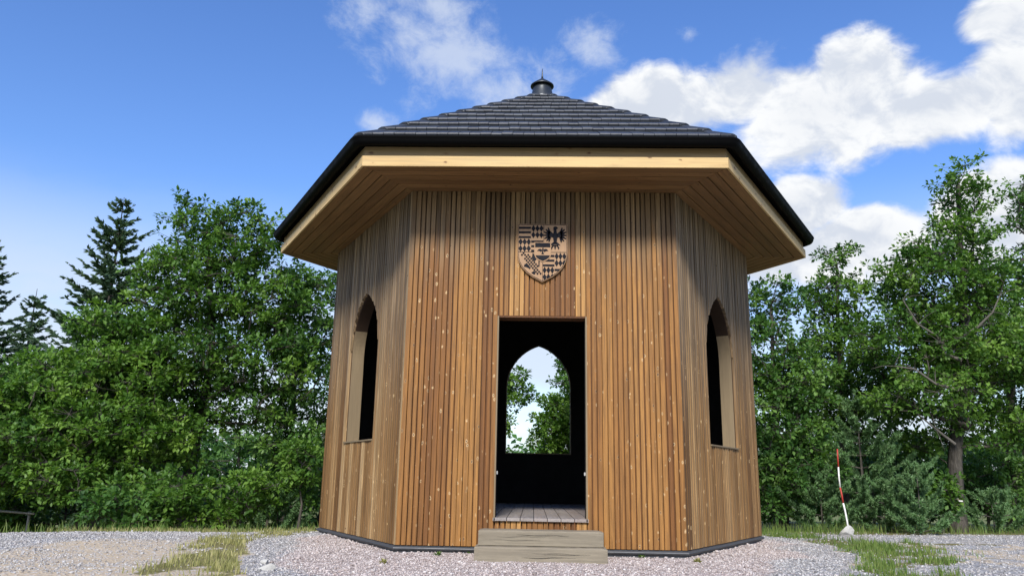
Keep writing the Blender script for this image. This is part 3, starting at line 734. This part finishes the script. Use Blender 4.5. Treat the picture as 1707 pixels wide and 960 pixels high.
inlay(b, [(438, 470), (440, 420), (450, 416), (456, 424), (452, 470), (462, 494), (430, 494)], .0336, .003, False); b.build('small_eagle', M['inlay'], inner)

# ------------------------------------------------------------------ striped pole in a stone, rocks, weeds, rail
def rockmesh(name, size, seed, n=2):
    bm = bmesh.new(); bmesh.ops.create_icosphere(bm, subdivisions=3, radius=1); r = random.Random(seed)
    cuts = [(Vector((r.gauss(0, 1), r.gauss(0, 1), r.gauss(0, 1))).normalized(), r.uniform(.45, .8)) for _ in range(9)]
    for v in bm.verts:
        for nn, dd in cuts:
            q = v.co.dot(nn)
            if q > dd: v.co -= nn * (q - dd)
        v.co *= r.uniform(.985, 1.015)
        v.co = Vector((v.co.x * size[0], v.co.y * size[1], v.co.z * size[2]))
    me = bpy.data.meshes.new(name); bm.to_mesh(me); bm.free(); return me
pb = on_ground(1412, 893, -.13); pb = np.array([pb[0], pb[1], hgt(pb[0], pb[1])])
o = link('anchor_stone', rockmesh('anchor_stone', (.13, .11, .125), 4), M['rock'], None, tuple(pb + [0, 0, .05])); tag(o, 'pale grey boulder holding the foot of the striped pole', 'stone')
pole = empty('marker_pole', tuple(pb + [0, 0, .13])); tag(pole, 'crooked thin pole painted in red and white bands beside young pines', 'pole')
pp = [at(x, y, pb[1]) for x, y in ((1414.5, 884), (1412, 868), (1408.5, 850), (1405.5, 838), (1403.5, 826), (1400.5, 812), (1398.5, 795), (1397.6, 778), (1396.5, 762), (1395.8, 748))]
cols = ['white', 'white', 'white', 'red', 'red', 'white', 'white', 'red', 'red']
def tube_rings(pts, rads, n=8):
    pts = [np.array(p, float) for p in pts]; out = []
    for i, p in enumerate(pts):
        t = pts[min(i + 1, len(pts) - 1)] - pts[max(i - 1, 0)]; t /= np.linalg.norm(t)
        a_ = np.cross(t, (0, 1, .01)); a_ /= np.linalg.norm(a_); b_ = np.cross(t, a_)
        out.append([tuple(p + rads[i] * (math.cos(2 * math.pi * q / n) * a_ + math.sin(2 * math.pi * q / n) * b_)) for q in range(n)])
    return out
rg = tube_rings(pp, [.016 - .0005 * i for i in range(len(pp))])
i = 0
while i < len(cols):
    j = i
    while j + 1 < len(cols) and cols[j + 1] == cols[i]: j += 1
    b = MB(); b.rings(rg[i:j + 2], caps=True); o = b.build(cols[i] + '_band', M[cols[i]], pole, True); o.location = tuple(-np.array(pole.location)); i = j + 1
for px_, py_, s_, lb, sd_ in ((444, 949, (.085, .055, .045), 'flat cream stone lying at the edge of the gravel by the dry grass', 9), (442, 938, (.055, .035, .03), 'small beige stone half sunk beside a larger flat stone', 10)):
    g_ = on_ground(px_, py_, -.11); o = link('stone', rockmesh('stone', s_, sd_), M['ply'] if False else M['rock'], None, (g_[0], g_[1], hgt(g_[0], g_[1]) + s_[2] * .45)); tag(o, lb, 'stone', 'stones at the edge of the gravel pad')
def weed(px_, py_, n, L_, lb, mat='weed', seed=0):
    r = np.random.default_rng(seed); g_ = on_ground(px_, py_, -.09); z = hgt(g_[0], g_[1]); V, F = [], []
    for i in range(n):
        a_ = r.uniform(0, 6.283); e_ = r.uniform(.3, 1.2); l = L_ * r.uniform(.6, 1.2); d_ = np.array([math.cos(a_) * math.cos(e_), math.sin(a_) * math.cos(e_), math.sin(e_)]); s_ = np.array([-math.sin(a_), math.cos(a_), 0]) * l * .16; i0 = len(V)
        V += [(0, 0, 0), d_ * l * .55 + s_, d_ * l + [0, 0, -.2 * l], d_ * l * .55 - s_]; F += [(i0, i0 + 1, i0 + 2), (i0, i0 + 2, i0 + 3)]
    o = link('weed', mesh_np('weed', np.array(V), np.array(F), {'tint': r.random(len(V))}), M[mat], None, (g_[0], g_[1], z - .005)); tag(o, lb, 'weed', 'weeds sprouting from the gravel by the plinth')
weed(730, 926, 18, .065, 'leafy green weed sprouting below the cladding left of the steps', seed=1)
weed(781, 925, 9, .04, 'tiny pale weed close to the end of the lower sleeper', seed=2)
weed(1019, 927, 22, .06, 'green weed right against the right end of the lower sleeper', seed=3)
weed(1070, 931, 20, .055, 'pale green weed below the cladding between steps and corner', seed=4)
weed(640, 934, 40, .07, 'dry brownish tuft of weed on the gravel near a pavilion corner', 'grass', 5)
weed(1163, 936, 36, .065, 'dry straw coloured tuft on the pink gravel by the far corner', 'grass', 6)
rl = empty('wooden_rail', tuple(at(20, 880, 3.0))); tag(rl, 'low weathered grey rail on short posts under the trees', 'rail')
p0, p1 = at(-60, 848, 3.0), at(58, 856, 3.0); org = np.array(rl.location)
b = MB(); b.rings(tube_rings([p0 - org, (p0 + p1) / 2 - org + [0, 0, .008], p1 - org], [.02, .022, .018])); b.build('rail', M['grey_wood'], rl, True)
for q in (.25, .9):
    c_ = p0 + (p1 - p0) * q - org; zb = hgt(c_[0] + org[0], 3.0) - org[2] - .1; b = MB(); b.rings(tube_rings([(c_[0], c_[1] + .05, zb), (c_[0], c_[1] + .05, c_[2] + .03)], [.026, .024]), caps=True); b.build('post', M['grey_wood'], rl, True)

# ------------------------------------------------------------------ trees
def unit(v): return v / (np.linalg.norm(v, axis=-1, keepdims=True) + 1e-9)
def leaves(P, D, L_, W_, r, tint):                         # kites: base P, axis D
    n = len(P); up = unit(r.normal(size=(n, 3)) * .42 + np.array([0, -.2, 1.0])); s = unit(np.cross(D, up)); nn = np.cross(s, D)
    L_ = (L_ * r.uniform(.55, 1.4, n))[:, None]; W_ = L_ * W_
    mid = P + D * L_ * .55 + nn * L_ * .06
    V = np.stack([P, mid + s * W_ * .5, P + D * L_ - nn * L_ * .10, mid - s * W_ * .5], 1).reshape(-1, 3)
    F = (np.array([(0, 1, 2), (0, 2, 3)])[None] + 4 * np.arange(n)[:, None, None]).reshape(-1, 3)
    return V, F, np.repeat(tint, 4)
def tubes(E0, E1, R0, R1, n=5):                            # many separate tapered tubes at once
    E0, E1 = np.asarray(E0, float), np.asarray(E1, float); R0 = np.asarray(R0)[:, None, None]; R1 = np.asarray(R1)[:, None, None]
    t = unit(E1 - E0); a = unit(np.cross(t, np.array([.31, .22, .93]))); b = np.cross(t, a); q = np.arange(n) * 2 * math.pi / n
    C = a[:, None] * np.cos(q)[None, :, None] + b[:, None] * np.sin(q)[None, :, None]
    ext = (t * np.minimum(R0[:, 0], .03) * .5)
    V = np.concatenate([(E0 - ext)[:, None] + C * R0, (E1 + ext)[:, None] + C * R1], 1).reshape(-1, 3)
    base = np.array([(i, (i + 1) % n, n + (i + 1) % n, n + i) for i in range(n)])
    return V, (base[None] + 2 * n * np.arange(len(E0))[:, None, None]).reshape(-1, 4)

def broadleaf(name, label, cat, trunk, trad, env, nclump, rosettes=12, per=14, leaf=.088, clump=.5, mat='oak', seed=1, group=None, first=1.0, minlow=.0):
    """trunk: world polyline; env: ellipsoids (x,y,z,rx,ry,rz,weight) the crown fills"""
    r = np.random.default_rng(seed); base = np.array(trunk[0], float); root = empty(name, tuple(base)); tag(root, label, cat, group)
    nodes, par, rad0 = [], [], []
    tp = [np.array(p, float) for p in trunk]
    for i in range(len(tp) - 1):
        n = max(2, int(np.linalg.norm(tp[i + 1] - tp[i]) / .3))
        for q in range(n):
            p = tp[i] + (tp[i + 1] - tp[i]) * q / n + r.normal(0, .012, 3) * (1 if i + q else 0); nodes.append(p); par.append(len(nodes) - 2)
    nodes.append(tp[-1]); par.append(len(nodes) - 2); par[0] = -1; ntr = len(nodes)
    zt = np.array([n[2] for n in nodes])
    # clump centres
    env = np.array(env, float); wts = env[:, 6] * env[:, 3] * env[:, 4] * env[:, 5]; wts /= wts.sum(); C = []; tries = 0; md = clump * 1.05
    while len(C) < nclump and tries < nclump * 60:
        tries += 1; e = env[r.choice(len(env), p=wts)]; d = r.normal(size=3); d /= np.linalg.norm(d); p = e[:3] + e[3:6] * d * r.uniform(.45, 1) ** .6
        if all(np.sum((p - c) ** 2) > md * md for c in C): C.append(p)
        if tries % 400 == 0: md *= .93
    C = np.array(C); ax = np.array([np.min(np.hypot(np.array(nodes)[:ntr, 0] - c[0], np.array(nodes)[:ntr, 1] - c[1]) + .3 * np.abs(zt - c[2])) for c in C]); C = C[np.argsort(ax)]
    N = list(nodes); tips = []
    for c in C:
        A_ = np.array(N); d = np.linalg.norm(A_ - c, axis=1) + 1.2 * np.maximum(0, A_[:, 2] - c[2] + .15); d[:ntr][zt < base[2] + first] += 4
        j = int(np.argmin(d)); s = A_[j]; n = max(2, int(np.linalg.norm(c - s) / .35)); bend = r.normal(0, .14, 3) * np.linalg.norm(c - s); bend[2] = abs(bend[2]) * .6; prev = j
        for q in range(1, n + 1):
            t = q / n; p = s + (c - s) * t + bend * math.sin(math.pi * t) * .8 + r.normal(0, .02, 3) * (q < n); N.append(p); par.append(prev); prev = len(N) - 1
        tips.append(prev)
    N = np.array(N); par = np.array(par); cnt = np.zeros(len(N)); cnt[tips] = 1
    for i in range(len(N) - 1, 0, -1):
        if par[i] >= 0: cnt[par[i]] += cnt[i]
    rad = .0075 * np.maximum(cnt, 1) ** .5
    tr = trad * np.linspace(1.0, .28, ntr); tr[0] *= 1.35; tr[1:2] *= 1.12
    rad[:ntr] = np.maximum(tr, np.minimum(rad[:ntr], tr * 1.4)); rad[ntr:] = np.minimum(rad[ntr:], trad * .55)
    ch = np.arange(1, len(N)); pa = par[1:]; ok = pa >= 0
    R0 = np.where(pa < ntr, np.where(ch < ntr, rad[pa], np.minimum(rad[pa], rad[ch] * 1.3)), rad[pa])
    V1, F1 = tubes(N[pa[ok]] - base, N[ch[ok]] - base, R0[ok], rad[ch[ok]], 7)
    # twigs and leaf rosettes
    nc = len(C); d = unit(r.normal(size=(nc, rosettes, 3)) * np.array([1, 1, .75]) + np.array([0, 0, .18])); sz = clump * r.uniform(.7, 1.25, (nc, 1, 1))
    Rp = C[:, None] + d * sz * np.array([.92, .92, .55]) * (r.random((nc, rosettes, 1)) ** .45)
    V2, F2 = tubes(np.repeat(C, rosettes, 0) - base, Rp.reshape(-1, 3) - base, np.full(nc * rosettes, .006), np.full(nc * rosettes, .003), 3)
    tm = mesh_np('trunk', np.concatenate([V1, V2]), np.concatenate([F1, F2 + len(V1)]), None, True); link('trunk', tm, M['bark'], root)
    ld = unit(r.normal(size=(nc, rosettes, per, 3)) + d[:, :, None] * .7 + np.array([0, 0, .05]))
    LP = Rp[:, :, None] + ld * r.uniform(.0, .10, (nc, rosettes, per, 1))
    tint = np.clip(.52 + .24 * r.normal(size=(nc, 1, 1)) + .12 * r.normal(size=(nc, rosettes, 1)) + .08 * r.normal(size=(nc, rosettes, per)), 0, 1)
    V, F, tt = leaves(LP.reshape(-1, 3) - base, ld.reshape(-1, 3), leaf, .62, r, tint.ravel())
    link('crown', mesh_np('crown', V, F, {'tint': tt}), M[mat], root)
    return root
def E_(px, py, Y, rx, rz, w_=1., ry=None):                  # crown ellipsoid centred on a pixel at depth Y, radii in metres
    p = at(px, py, Y); return (p[0], p[1], p[2], rx, ry or rx * .85, rz, w_)
def TR(pts, Y):                                             # trunk from pixels at depth Y, foot set on the ground
    q = [at(x, y, Y) for x, y in pts]; q[0] = np.array([q[0][0], Y, hgt(q[0][0], Y) - .08]); return q

# left of the pavilion
broadleaf('oak_tree', 'tall oak with twin tops and leaning dark trunk left of the pavilion', 'tree', TR([(302, 870), (312, 800), (330, 720), (345, 650), (352, 560), (350, 470), (345, 400)], 4.6), .15,
          [E_(325, 390, 4.6, .62, .75), E_(410, 405, 4.8, .85, .8), E_(335, 480, 4.6, 1.35, .85), E_(430, 500, 4.8, 1.1, .9), E_(300, 590, 4.4, 1.4, .8), E_(440, 610, 4.6, 1.15, .7), E_(395, 680, 4.7, 1.1, .45, .6), E_(265, 680, 4.6, .9, .4, .6)], 205, clump=.42, seed=11, mat='oak', rosettes=14, leaf=.094)
broadleaf('oak_tree', 'slender oak whose crown touches the pavilion wall on its shaded side', 'tree', TR([(472, 870), (478, 800), (488, 700), (492, 600), (500, 520)], 5.4), .085,
          [E_(515, 480, 5.4, .7, .5), E_(500, 560, 5.4, .95, .8), E_(525, 660, 5.2, .75, .9), E_(495, 740, 5.0, .85, .6), E_(530, 790, 4.2, .35, .6)], 95, clump=.38, seed=12, mat='oak2')
broadleaf('oak_tree', 'broad light green oak standing before the tallest spruce', 'tree', TR([(164, 878), (166, 800), (168, 700), (175, 630), (180, 575)], 3.6), .15,
          [E_(190, 545, 3.8, .8, .35), E_(120, 630, 3.6, 1.2, .5), E_(215, 630, 3.5, 1.1, .65), E_(90, 680, 3.2, 1.4, .7), E_(190, 720, 3.1, 1.4, .65), E_(255, 740, 3.2, .9, .6)], 190, clump=.40, seed=13, mat='maple')
broadleaf('oak_tree', 'low bushy oak spreading over the weathered rail', 'tree', TR([(-40, 876), (-38, 760), (-30, 660), (-20, 600)], 2.8), .12,
          [E_(10, 660, 3.2, 1.0, .4), E_(-30, 710, 2.8, 1.3, .6), E_(60, 740, 2.5, 1.0, .55), E_(0, 780, 2.4, .9, .35), E_(110, 800, 2.3, .7, .3)], 130, clump=.38, seed=14, mat='oak')
def shrub(name, label, px, py, Y, w_, h, n, mat='oak2', seed=1, clump=.26, leaf=.085, cat='shrub', group='undergrowth at the edge of the trees'):
    x = at(px, py, Y)[0]; z = hgt(x, Y)
    return broadleaf(name, label, cat, [(x, Y, z - .05), (x + .04, Y, z + h * .35), (x - .03, Y, z + h * .7)], .022, [(x + q0 * w_, Y + q1 * w_ * .6, z + h * q2, w_ * q3, w_ * q3, h * q4, 1.) for q0, q1, q2, q3, q4 in zip(np.random.default_rng(seed).uniform(-.75, .75, 5), np.random.default_rng(seed + 900).uniform(-.7, .7, 5), np.random.default_rng(seed + 901).uniform(.3, .95, 5), np.random.default_rng(seed + 902).uniform(.25, .6, 5), np.random.default_rng(seed + 903).uniform(.12, .28, 5))], int(n * .8), 9, 12, leaf, clump, mat, seed, group, .1)
shrub('hazel_shrub', 'rounded green shrub at the foot of the leaning oak', 250, 850, 2.2, .75, 1.0, 34, 'oak', 21)
shrub('hazel_shrub', 'low shrub between the leaning oak and the thick dark trunk', 205, 860, 1.6, .7, .55, 20, 'oak2', 22)
shrub('hazel_shrub', 'bright leafy shrub beside the gravel edge under the slender oak', 395, 845, 2.6, .75, 1.0, 34, 'maple', 23)
shrub('hazel_shrub', 'leafy sapling shrub close to the pavilion corner by the gravel', 500, 830, 3.0, .5, 1.5, 34, 'oak', 24)
shrub('hazel_shrub', 'yellowish shrub hanging over the weathered rail', 30, 830, 3.4, .9, 1.0, 30, 'maple', 25)
shrub('hazel_shrub', 'shady shrub behind the crest below the twin-topped oak', 260, 830, 6.2, 1.2, 1.7, 40, 'oak2', 26)
shrub('hazel_shrub', 'shady shrub behind the low rail and the broad oak', 110, 830, 4.4, 1.4, 1.6, 50, 'oak2', 27)
shrub('hazel_shrub', 'dim thicket shrub under the slender oak', 450, 800, 5.6, 1.1, 1.7, 44, 'oak2', 28)
# right of the pavilion
broadleaf('oak_tree', 'dense oak just behind the pavilion wall with leaves down to the ground', 'tree', TR([(1300, 880), (1298, 780), (1292, 680), (1288, 580), (1285, 510)], 4.6), .10,
          [E_(1285, 510, 4.8, .55, .55), E_(1275, 600, 4.6, .75, .75), E_(1320, 640, 4.6, .8, .6), E_(1290, 710, 4.4, .85, .7), E_(1330, 770, 4.4, .8, .5), E_(1285, 800, 4.0, .55, .5)], 120, clump=.37, seed=31, mat='oak2')
broadleaf('oak_tree', 'narrow pointed oak standing behind the tallest young pine', 'tree', TR([(1408, 860), (1406, 760), (1402, 640), (1398, 540), (1394, 440)], 6.2), .10,
          [E_(1394, 425, 6.2, .38, .45), E_(1392, 500, 6.2, .75, .7), E_(1400, 590, 6.2, 1.0, .75), E_(1370, 670, 6.0, 1.1, .6), E_(1440, 680, 6.0, 1.0, .7)], 120, clump=.37, seed=32, mat='oak')
big = broadleaf('oak_tree', 'tallest oak with a thick trunk that carries a painted trail mark', 'tree', TR([(1597, 893), (1594, 840), (1590, 780), (1594, 720), (1601, 640), (1606, 560), (1604, 470), (1600, 380), (1597, 310)], 4.3), .155,
          [E_(1605, 320, 4.3, .55, .6), E_(1588, 405, 4.3, .8, .6), E_(1560, 480, 4.2, 1.2, .7), E_(1630, 490, 4.5, .7, .5), E_(1530, 580, 4.0, 1.2, .7), E_(1640, 590, 4.2, 1.2, .7), E_(1545, 660, 3.7, 1.0, .42), E_(1655, 715, 4.2, .8, .4), E_(1545, 745, 4.6, .5, .28)], 235, clump=.40, seed=33, mat='oak')
broadleaf('oak_tree', 'oak with a dark straight trunk behind the trail-marked oak', 'tree', TR([(1690, 880), (1687, 780), (1684, 680), (1690, 560), (1700, 440)], 6.0), .13,
          [E_(1735, 350, 6.0, .7, .8), E_(1735, 450, 6.0, .9, .7), E_(1690, 560, 6.0, 1.3, .8), E_(1720, 660, 5.8, 1.3, .7), E_(1660, 790, 6.2, .9, .4)], 150, clump=.42, seed=34, mat='oak2')
# painted trail mark: three bands on a flattened patch of the trunk
mk = at(1592.5, 832, 4.3); mko = np.array(big.location)
for dz, nm in ((.024, 'white'), (0, 'yellow_mark'), (-.024, 'white')):
    b = MB(); n = 6; rr = .176; pts = [(mk[0] - mko[0] - .006 + rr * math.sin(q), -rr * math.cos(q) - .002) for q in np.linspace(-.30, .30, n)]
    for i in range(n - 1): b.poly([(pts[i][0], pts[i][1], mk[2] - mko[2] + dz - .0115), (pts[i + 1][0], pts[i + 1][1], mk[2] - mko[2] + dz - .0115), (pts[i + 1][0], pts[i + 1][1], mk[2] - mko[2] + dz + .0115), (pts[i][0], pts[i][1], mk[2] - mko[2] + dz + .0115)])
    b.build('trail_mark', M[nm], big)
def dead_branch(root, pix, Y, r0, seed):
    r = random.Random(seed); o_ = np.array(root.location); pts = [at(x, y, Y + r.uniform(-.12, .12)) - o_ for x, y in pix]; n = len(pts); b = MB(); b.rings(tube_rings(pts, [r0 * (1 - .8 * i / (n - 1)) + .003 for i in range(n)], 6))
    for i in range(1, n):
        for q in range(3):
            d = np.array([r.gauss(0, 1), r.gauss(0, .6) - .3, r.gauss(.4, .7)]); d /= np.linalg.norm(d); e = pts[i] + d * r.uniform(.15, .45); b.rings(tube_rings([pts[i], (pts[i] + e) / 2 + [0, 0, .03], e], [.007, .005, .002], 4))
    b.build('dead_branch', M['deadwood'], root, True)
dead_branch(big, [(1603, 600), (1575, 590), (1562, 560), (1530, 540), (1505, 500)], 3.2, .035, 1)
dead_branch(big, [(1606, 560), (1630, 545), (1655, 520), (1668, 490)], 3.2, .03, 2)
dead_branch(big, [(1598, 650), (1560, 640), (1525, 615), (1490, 610)], 3.0, .03, 3)
dead_branch(big, [(1592, 740), (1560, 715), (1530, 690)], 3.3, .028, 4)
shrub('hazel_shrub', 'small leafy sapling against the trail-marked trunk', 1566, 840, 3.6, .26, .95, 12, 'oak', 41, .18)
shrub('hazel_shrub', 'shady shrub behind the trail-marked trunk', 1640, 830, 5.6, 1.0, 1.3, 40, 'oak2', 42)
shrub('hazel_shrub', 'dim shrub between the pavilion and the striped pole', 1310, 840, 4.8, .9, 1.4, 44, 'oak2', 43)
shrub('hazel_shrub', 'dim shrub behind the tallest young pine', 1450, 800, 6.8, 1.4, 2.0, 50, 'oak2', 44)
shrub('hazel_shrub', 'dim shrub behind the smallest pine', 1530, 810, 6.4, 1.1, 1.8, 46, 'oak2', 45)
# seen through the pavilion and behind it
broadleaf('oak_tree', 'open branched oak seen through the arched back opening', 'tree', TR([(800, 800), (815, 720), (830, 660), (842, 600)], 9.0), .13,
          [E_(848, 650, 9.0, .50, .5), E_(815, 560, 9.0, .8, .7), E_(868, 660, 9.2, .25, .22, 1.5), E_(820, 705, 9.0, .45, .5)], 46, clump=.34, seed=51, mat='oak', leaf=.10)
broadleaf('beech_tree', 'dense rounded tree seen through the arched back opening', 'tree', TR([(960, 810), (955, 740), (950, 690)], 11.5), .16,
          [E_(935, 725, 11.5, .75, .75), E_(955, 705, 11.5, .9, 1.0), E_(990, 640, 11.5, .8, 1.3)], 85, clump=.45, seed=52, mat='maple', rosettes=16, leaf=.11)
shrub('hazel_shrub', 'low bush seen in the foot of the arched back opening', 872, 755, 13.0, 1.5, 2.3, 36, 'oak2', 53, .4, .11)
broadleaf('oak_tree', 'oak whose twig tip hangs into the arched back opening', 'tree', TR([(1010, 800), (1000, 700), (985, 620), (975, 570)], 8.0), .11,
          [E_(950, 628, 8.0, .34, .38), E_(990, 570, 8.2, .9, .8)], 42, clump=.34, seed=54, mat='oak2')
# wood further back
bgs = [(20, 800, 11, 1.9, 1.3, 'above the weathered rail'), (150, 790, 12, 2.0, 1.3, 'behind the broad light green oak'), (270, 790, 12, 2.0, 1.3, 'behind the twin-topped oak'), (400, 800, 11, 2.0, 1.2, 'between the twin-topped oak and the slender oak'), (540, 790, 12, 1.8, 1.3, 'behind the slender oak by the wall'),
       (1290, 790, 11, 1.6, 1.3, 'behind the dense oak by the pavilion'), (1400, 790, 12, 1.8, 1.3, 'behind the narrow pointed oak'), (1520, 790, 12, 1.8, 1.3, 'behind the tallest oak'), (1700, 790, 12, 2.0, 1.4, 'behind the oak with the straight dark trunk')]
for i, (px_, py_, Y_, rx, rz, where) in enumerate(bgs):
    p = at(px_, 720, Y_); zb = hgt(p[0], Y_)
    broadleaf('background_tree', 'dim low tree of the wood standing ' + where, 'tree', [(p[0], Y_, zb - .1), (p[0] + .1, Y_, zb + 1.0), (p[0], Y_, p[2])], .09,
              [(p[0], Y_, (p[2] + zb) / 2 + .1, rx, rx * .7, (p[2] - zb) * .5, 1.)], 60, 11, 9, .14, .48, 'oak2', 60 + i, 'trees of the wood behind', .4)

def spruce(name, label, px, pytop, Y, R_, seed, H=None):
    r = np.random.default_rng(seed); top = at(px, pytop, Y); zb = hgt(top[0], Y) - .1; H = top[2] - zb; base = np.array([top[0], Y, zb]); root = empty(name, tuple(base)); tag(root, label, 'tree', None)
    E0, E1, R0, R1, P, D, S_ = [], [], [], [], [], [], []
    E0 += [(0, 0, 0), (0, 0, H * .5)]; E1 += [(0, 0, H * .5), (0, 0, H)]; R0 += [.13, .075]; R1 += [.075, .008]
    z = H * .12
    while z < H * .985:
        f = 1 - z / H; nb = r.integers(5, 8) if f > .06 else 4; a0 = r.uniform(0, 6.28)
        for q in range(nb):
            a_ = a0 + q * 6.283 / nb + r.normal(0, .2); L_ = (R_ * f ** .82 + .06) * r.uniform(.55, 1.2); n = 6; pts = []
            for t in np.linspace(0, 1, n): pts.append(np.array([math.cos(a_) * L_ * t, math.sin(a_) * L_ * t, z + L_ * (.30 * f * -t + .22 * (1 - f) * t + .24 * t * t * t + .06 * t) + r.normal(0, .015)]))
            for i in range(n - 1): E0.append(pts[i]); E1.append(pts[i + 1]); R0.append(.016 * (1 - i / n)); R1.append(.014 * (1 - (i + 1) / n) + .002)
            m_ = int(9 + L_ * 30)
            for t in np.sort(r.uniform(.08, 1, m_)):
                i = min(int(t * (n - 1)), n - 2); g = t * (n - 1) - i; p = pts[i] * (1 - g) + pts[i + 1] * g; ax = unit(pts[i + 1] - pts[i]); sg = r.choice((-1, 1)); sidev = np.cross(ax, (0, 0, 1)) * sg
                d = unit(ax * r.uniform(.5, 1.1) + sidev * r.uniform(.2, 1.0) + np.array([0, 0, r.uniform(-.45, .18)])); l = (.14 + .30 * L_ * (1 - t) * .55) * r.uniform(.6, 1.2)
                for kk in range(3): P.append(p + r.normal(0, .012, 3)); D.append(unit(d + r.normal(0, .16, 3))); S_.append(l)
        z += H * .026 * r.uniform(.75, 1.25) + .05
    V, F = tubes(E0, E1, R0, R1, 5); link('trunk', mesh_np('trunk', V, F, None, True), M['bark'], root)
    P, D, S_ = np.array(P), np.array(D), np.array(S_); n = len(P); up = unit(r.normal(size=(n, 3))); s = unit(np.cross(D, up)); Wd = np.minimum(S_ * .16, .05)[:, None]
    V = np.stack([P, P + D * S_[:, None] * .4 + s * Wd, P + D * S_[:, None], P + D * S_[:, None] * .4 - s * Wd], 1).reshape(-1, 3); F = (np.array([(0, 1, 2), (0, 2, 3)])[None] + 4 * np.arange(n)[:, None, None]).reshape(-1, 3)
    link('crown', mesh_np('crown', V, F, {'tint': np.repeat(np.clip(r.normal(.45, .22, n), 0, 1), 4)}), M['spruce'], root)
spruce('spruce_tree', 'tallest dark spruce rising behind the broad light green oak', 207, 330, 10, 3.3, 71)
spruce('spruce_tree', 'dark dense spruce above the low bushy oak', -12, 395, 10.5, 3.2, 72)
spruce('spruce_tree', 'small slim spruce between two larger spruces', 62, 482, 14, 2.4, 73)

def pine(name, label, px, pytop, Y, R_, seed, step=.24, dens=1.0):
    r = np.random.default_rng(seed); top = at(px, pytop, Y); zb = hgt(top[0], Y) - .05; H = top[2] - zb; base = np.array([top[0], Y, zb]); root = empty(name, tuple(base)); tag(root, label, 'pine', 'young pines at the edge of the track')
    E0, E1, R0, R1, shoots = [(0, 0, 0)], [(0, 0, H * .96)], [.008 + H * .011], [.005], []
    shoots.append((np.array([0, 0, H * .86]), np.array([0, 0, H])))
    z = H * .08
    while z < H * .93:
        f = 1 - z / H; nb = r.integers(4, 7); a0 = r.uniform(0, 6.28)
        for q in range(nb):
            a_ = a0 + q * 6.283 / nb + r.normal(0, .25); L_ = (R_ * min(1, f * 1.35 + .06)) * r.uniform(.7, 1.15); d0 = np.array([math.cos(a_), math.sin(a_), .25]); tip = np.array([0, 0, z]) + d0 * L_ + np.array([0, 0, L_ * .22]); mid = np.array([0, 0, z]) + d0 * L_ * .5 - np.array([0, 0, .02])
            E0 += [np.array([0, 0, z]), mid]; E1 += [mid, tip]; R0 += [.010, .007]; R1 += [.007, .004]
            shoots.append((mid, tip)); shoots.append((mid * .5 + np.array([0, 0, z]) * .5, mid))
            for k_ in range(int((2 + L_ * 7) * dens)):
                t = r.uniform(.3, 1); p = mid + (tip - mid) * (2 * t - 1) if t > .5 else np.array([0, 0, z]) + (mid - np.array([0, 0, z])) * 2 * t; ax = unit(tip - mid); sd__ = np.cross(ax, (0, 0, 1)) * r.choice((-1, 1)); dd = unit(ax + sd__ * r.uniform(.3, .9) + np.array([0, 0, r.uniform(.1, .6)])); shoots.append((p, p + dd * r.uniform(.10, .24)))
        z += step * r.uniform(.85, 1.15)
    V, F = tubes(E0, E1, R0, R1, 5); link('trunk', mesh_np('trunk', V, F, None, True), M['bark'], root)
    P, D = [], []
    for (a_, b_) in shoots:
        L_ = np.linalg.norm(b_ - a_); n = int(40 + L_ * 420); t = r.random(n) ** .8; p = a_ + (b_ - a_) * t[:, None]; d = unit(unit(b_ - a_) * .75 + r.normal(size=(n, 3)) * .62); P.append(p); D.append(d)
    P = np.concatenate(P); D = np.concatenate(D); n = len(P); L_ = r.uniform(.045, .085, n)[:, None]; s = unit(np.cross(D, r.normal(size=(n, 3)))) * .0105
    V = np.stack([P - s, P + s, P + D * L_], 1).reshape(-1, 3); F = np.arange(3 * n).reshape(-1, 3)
    link('crown', mesh_np('crown', V, F, {'tint': np.repeat(np.clip(r.normal(.5, .2, n), 0, 1), 3)}), M['pine'], root)
pine('young_pine', 'tallest bushy young pine right behind the striped pole', 1425, 650, 4.2, 1.05, 81)
pine('young_pine', 'slim small pine with a bare lower stem next to the trail-marked oak', 1526, 772, 2.9, .48, 82, .24, .8)
pine('young_pine', 'low spreading pine between the pole and the slim small pine', 1470, 800, 3.8, .75, 83)
pine('young_pine', 'low pine with soft branches beyond the trail-marked trunk', 1650, 815, 4.4, 1.0, 84)
pine('young_pine', 'bushy low pine between the pavilion and the striped pole', 1365, 790, 4.0, .75, 85)
pine('young_pine', 'pale sparse little pine beside the pavilion corner under the slender oak', 468, 800, 3.2, .5, 86)

# far woods on the lower land all round: reads as one mass
r = np.random.default_rng(99); n = 95000
a_ = r.uniform(0, 2 * math.pi, n); rad_ = r.uniform(70, 130, n); x_ = rad_ * np.cos(a_); y_ = rad_ * np.sin(a_); hmax = 5 + 4.5 * fbm(a_ * 14, rad_ * .03, 5)
P = np.stack([x_, y_, -3.2 + hmax * np.sqrt(r.random(n))], -1); D = unit(r.normal(size=(n, 3)))
V, F, tt = leaves(P, D, .7, .8, r, np.clip(r.normal(.4, .2, n), 0, 1))
o = link('far_wood', mesh_np('far_wood', V, F, {'tint': tt}), M['oak2']); tag(o, 'distant belt of woodland on the lower land', 'wood', None, 'stuff')
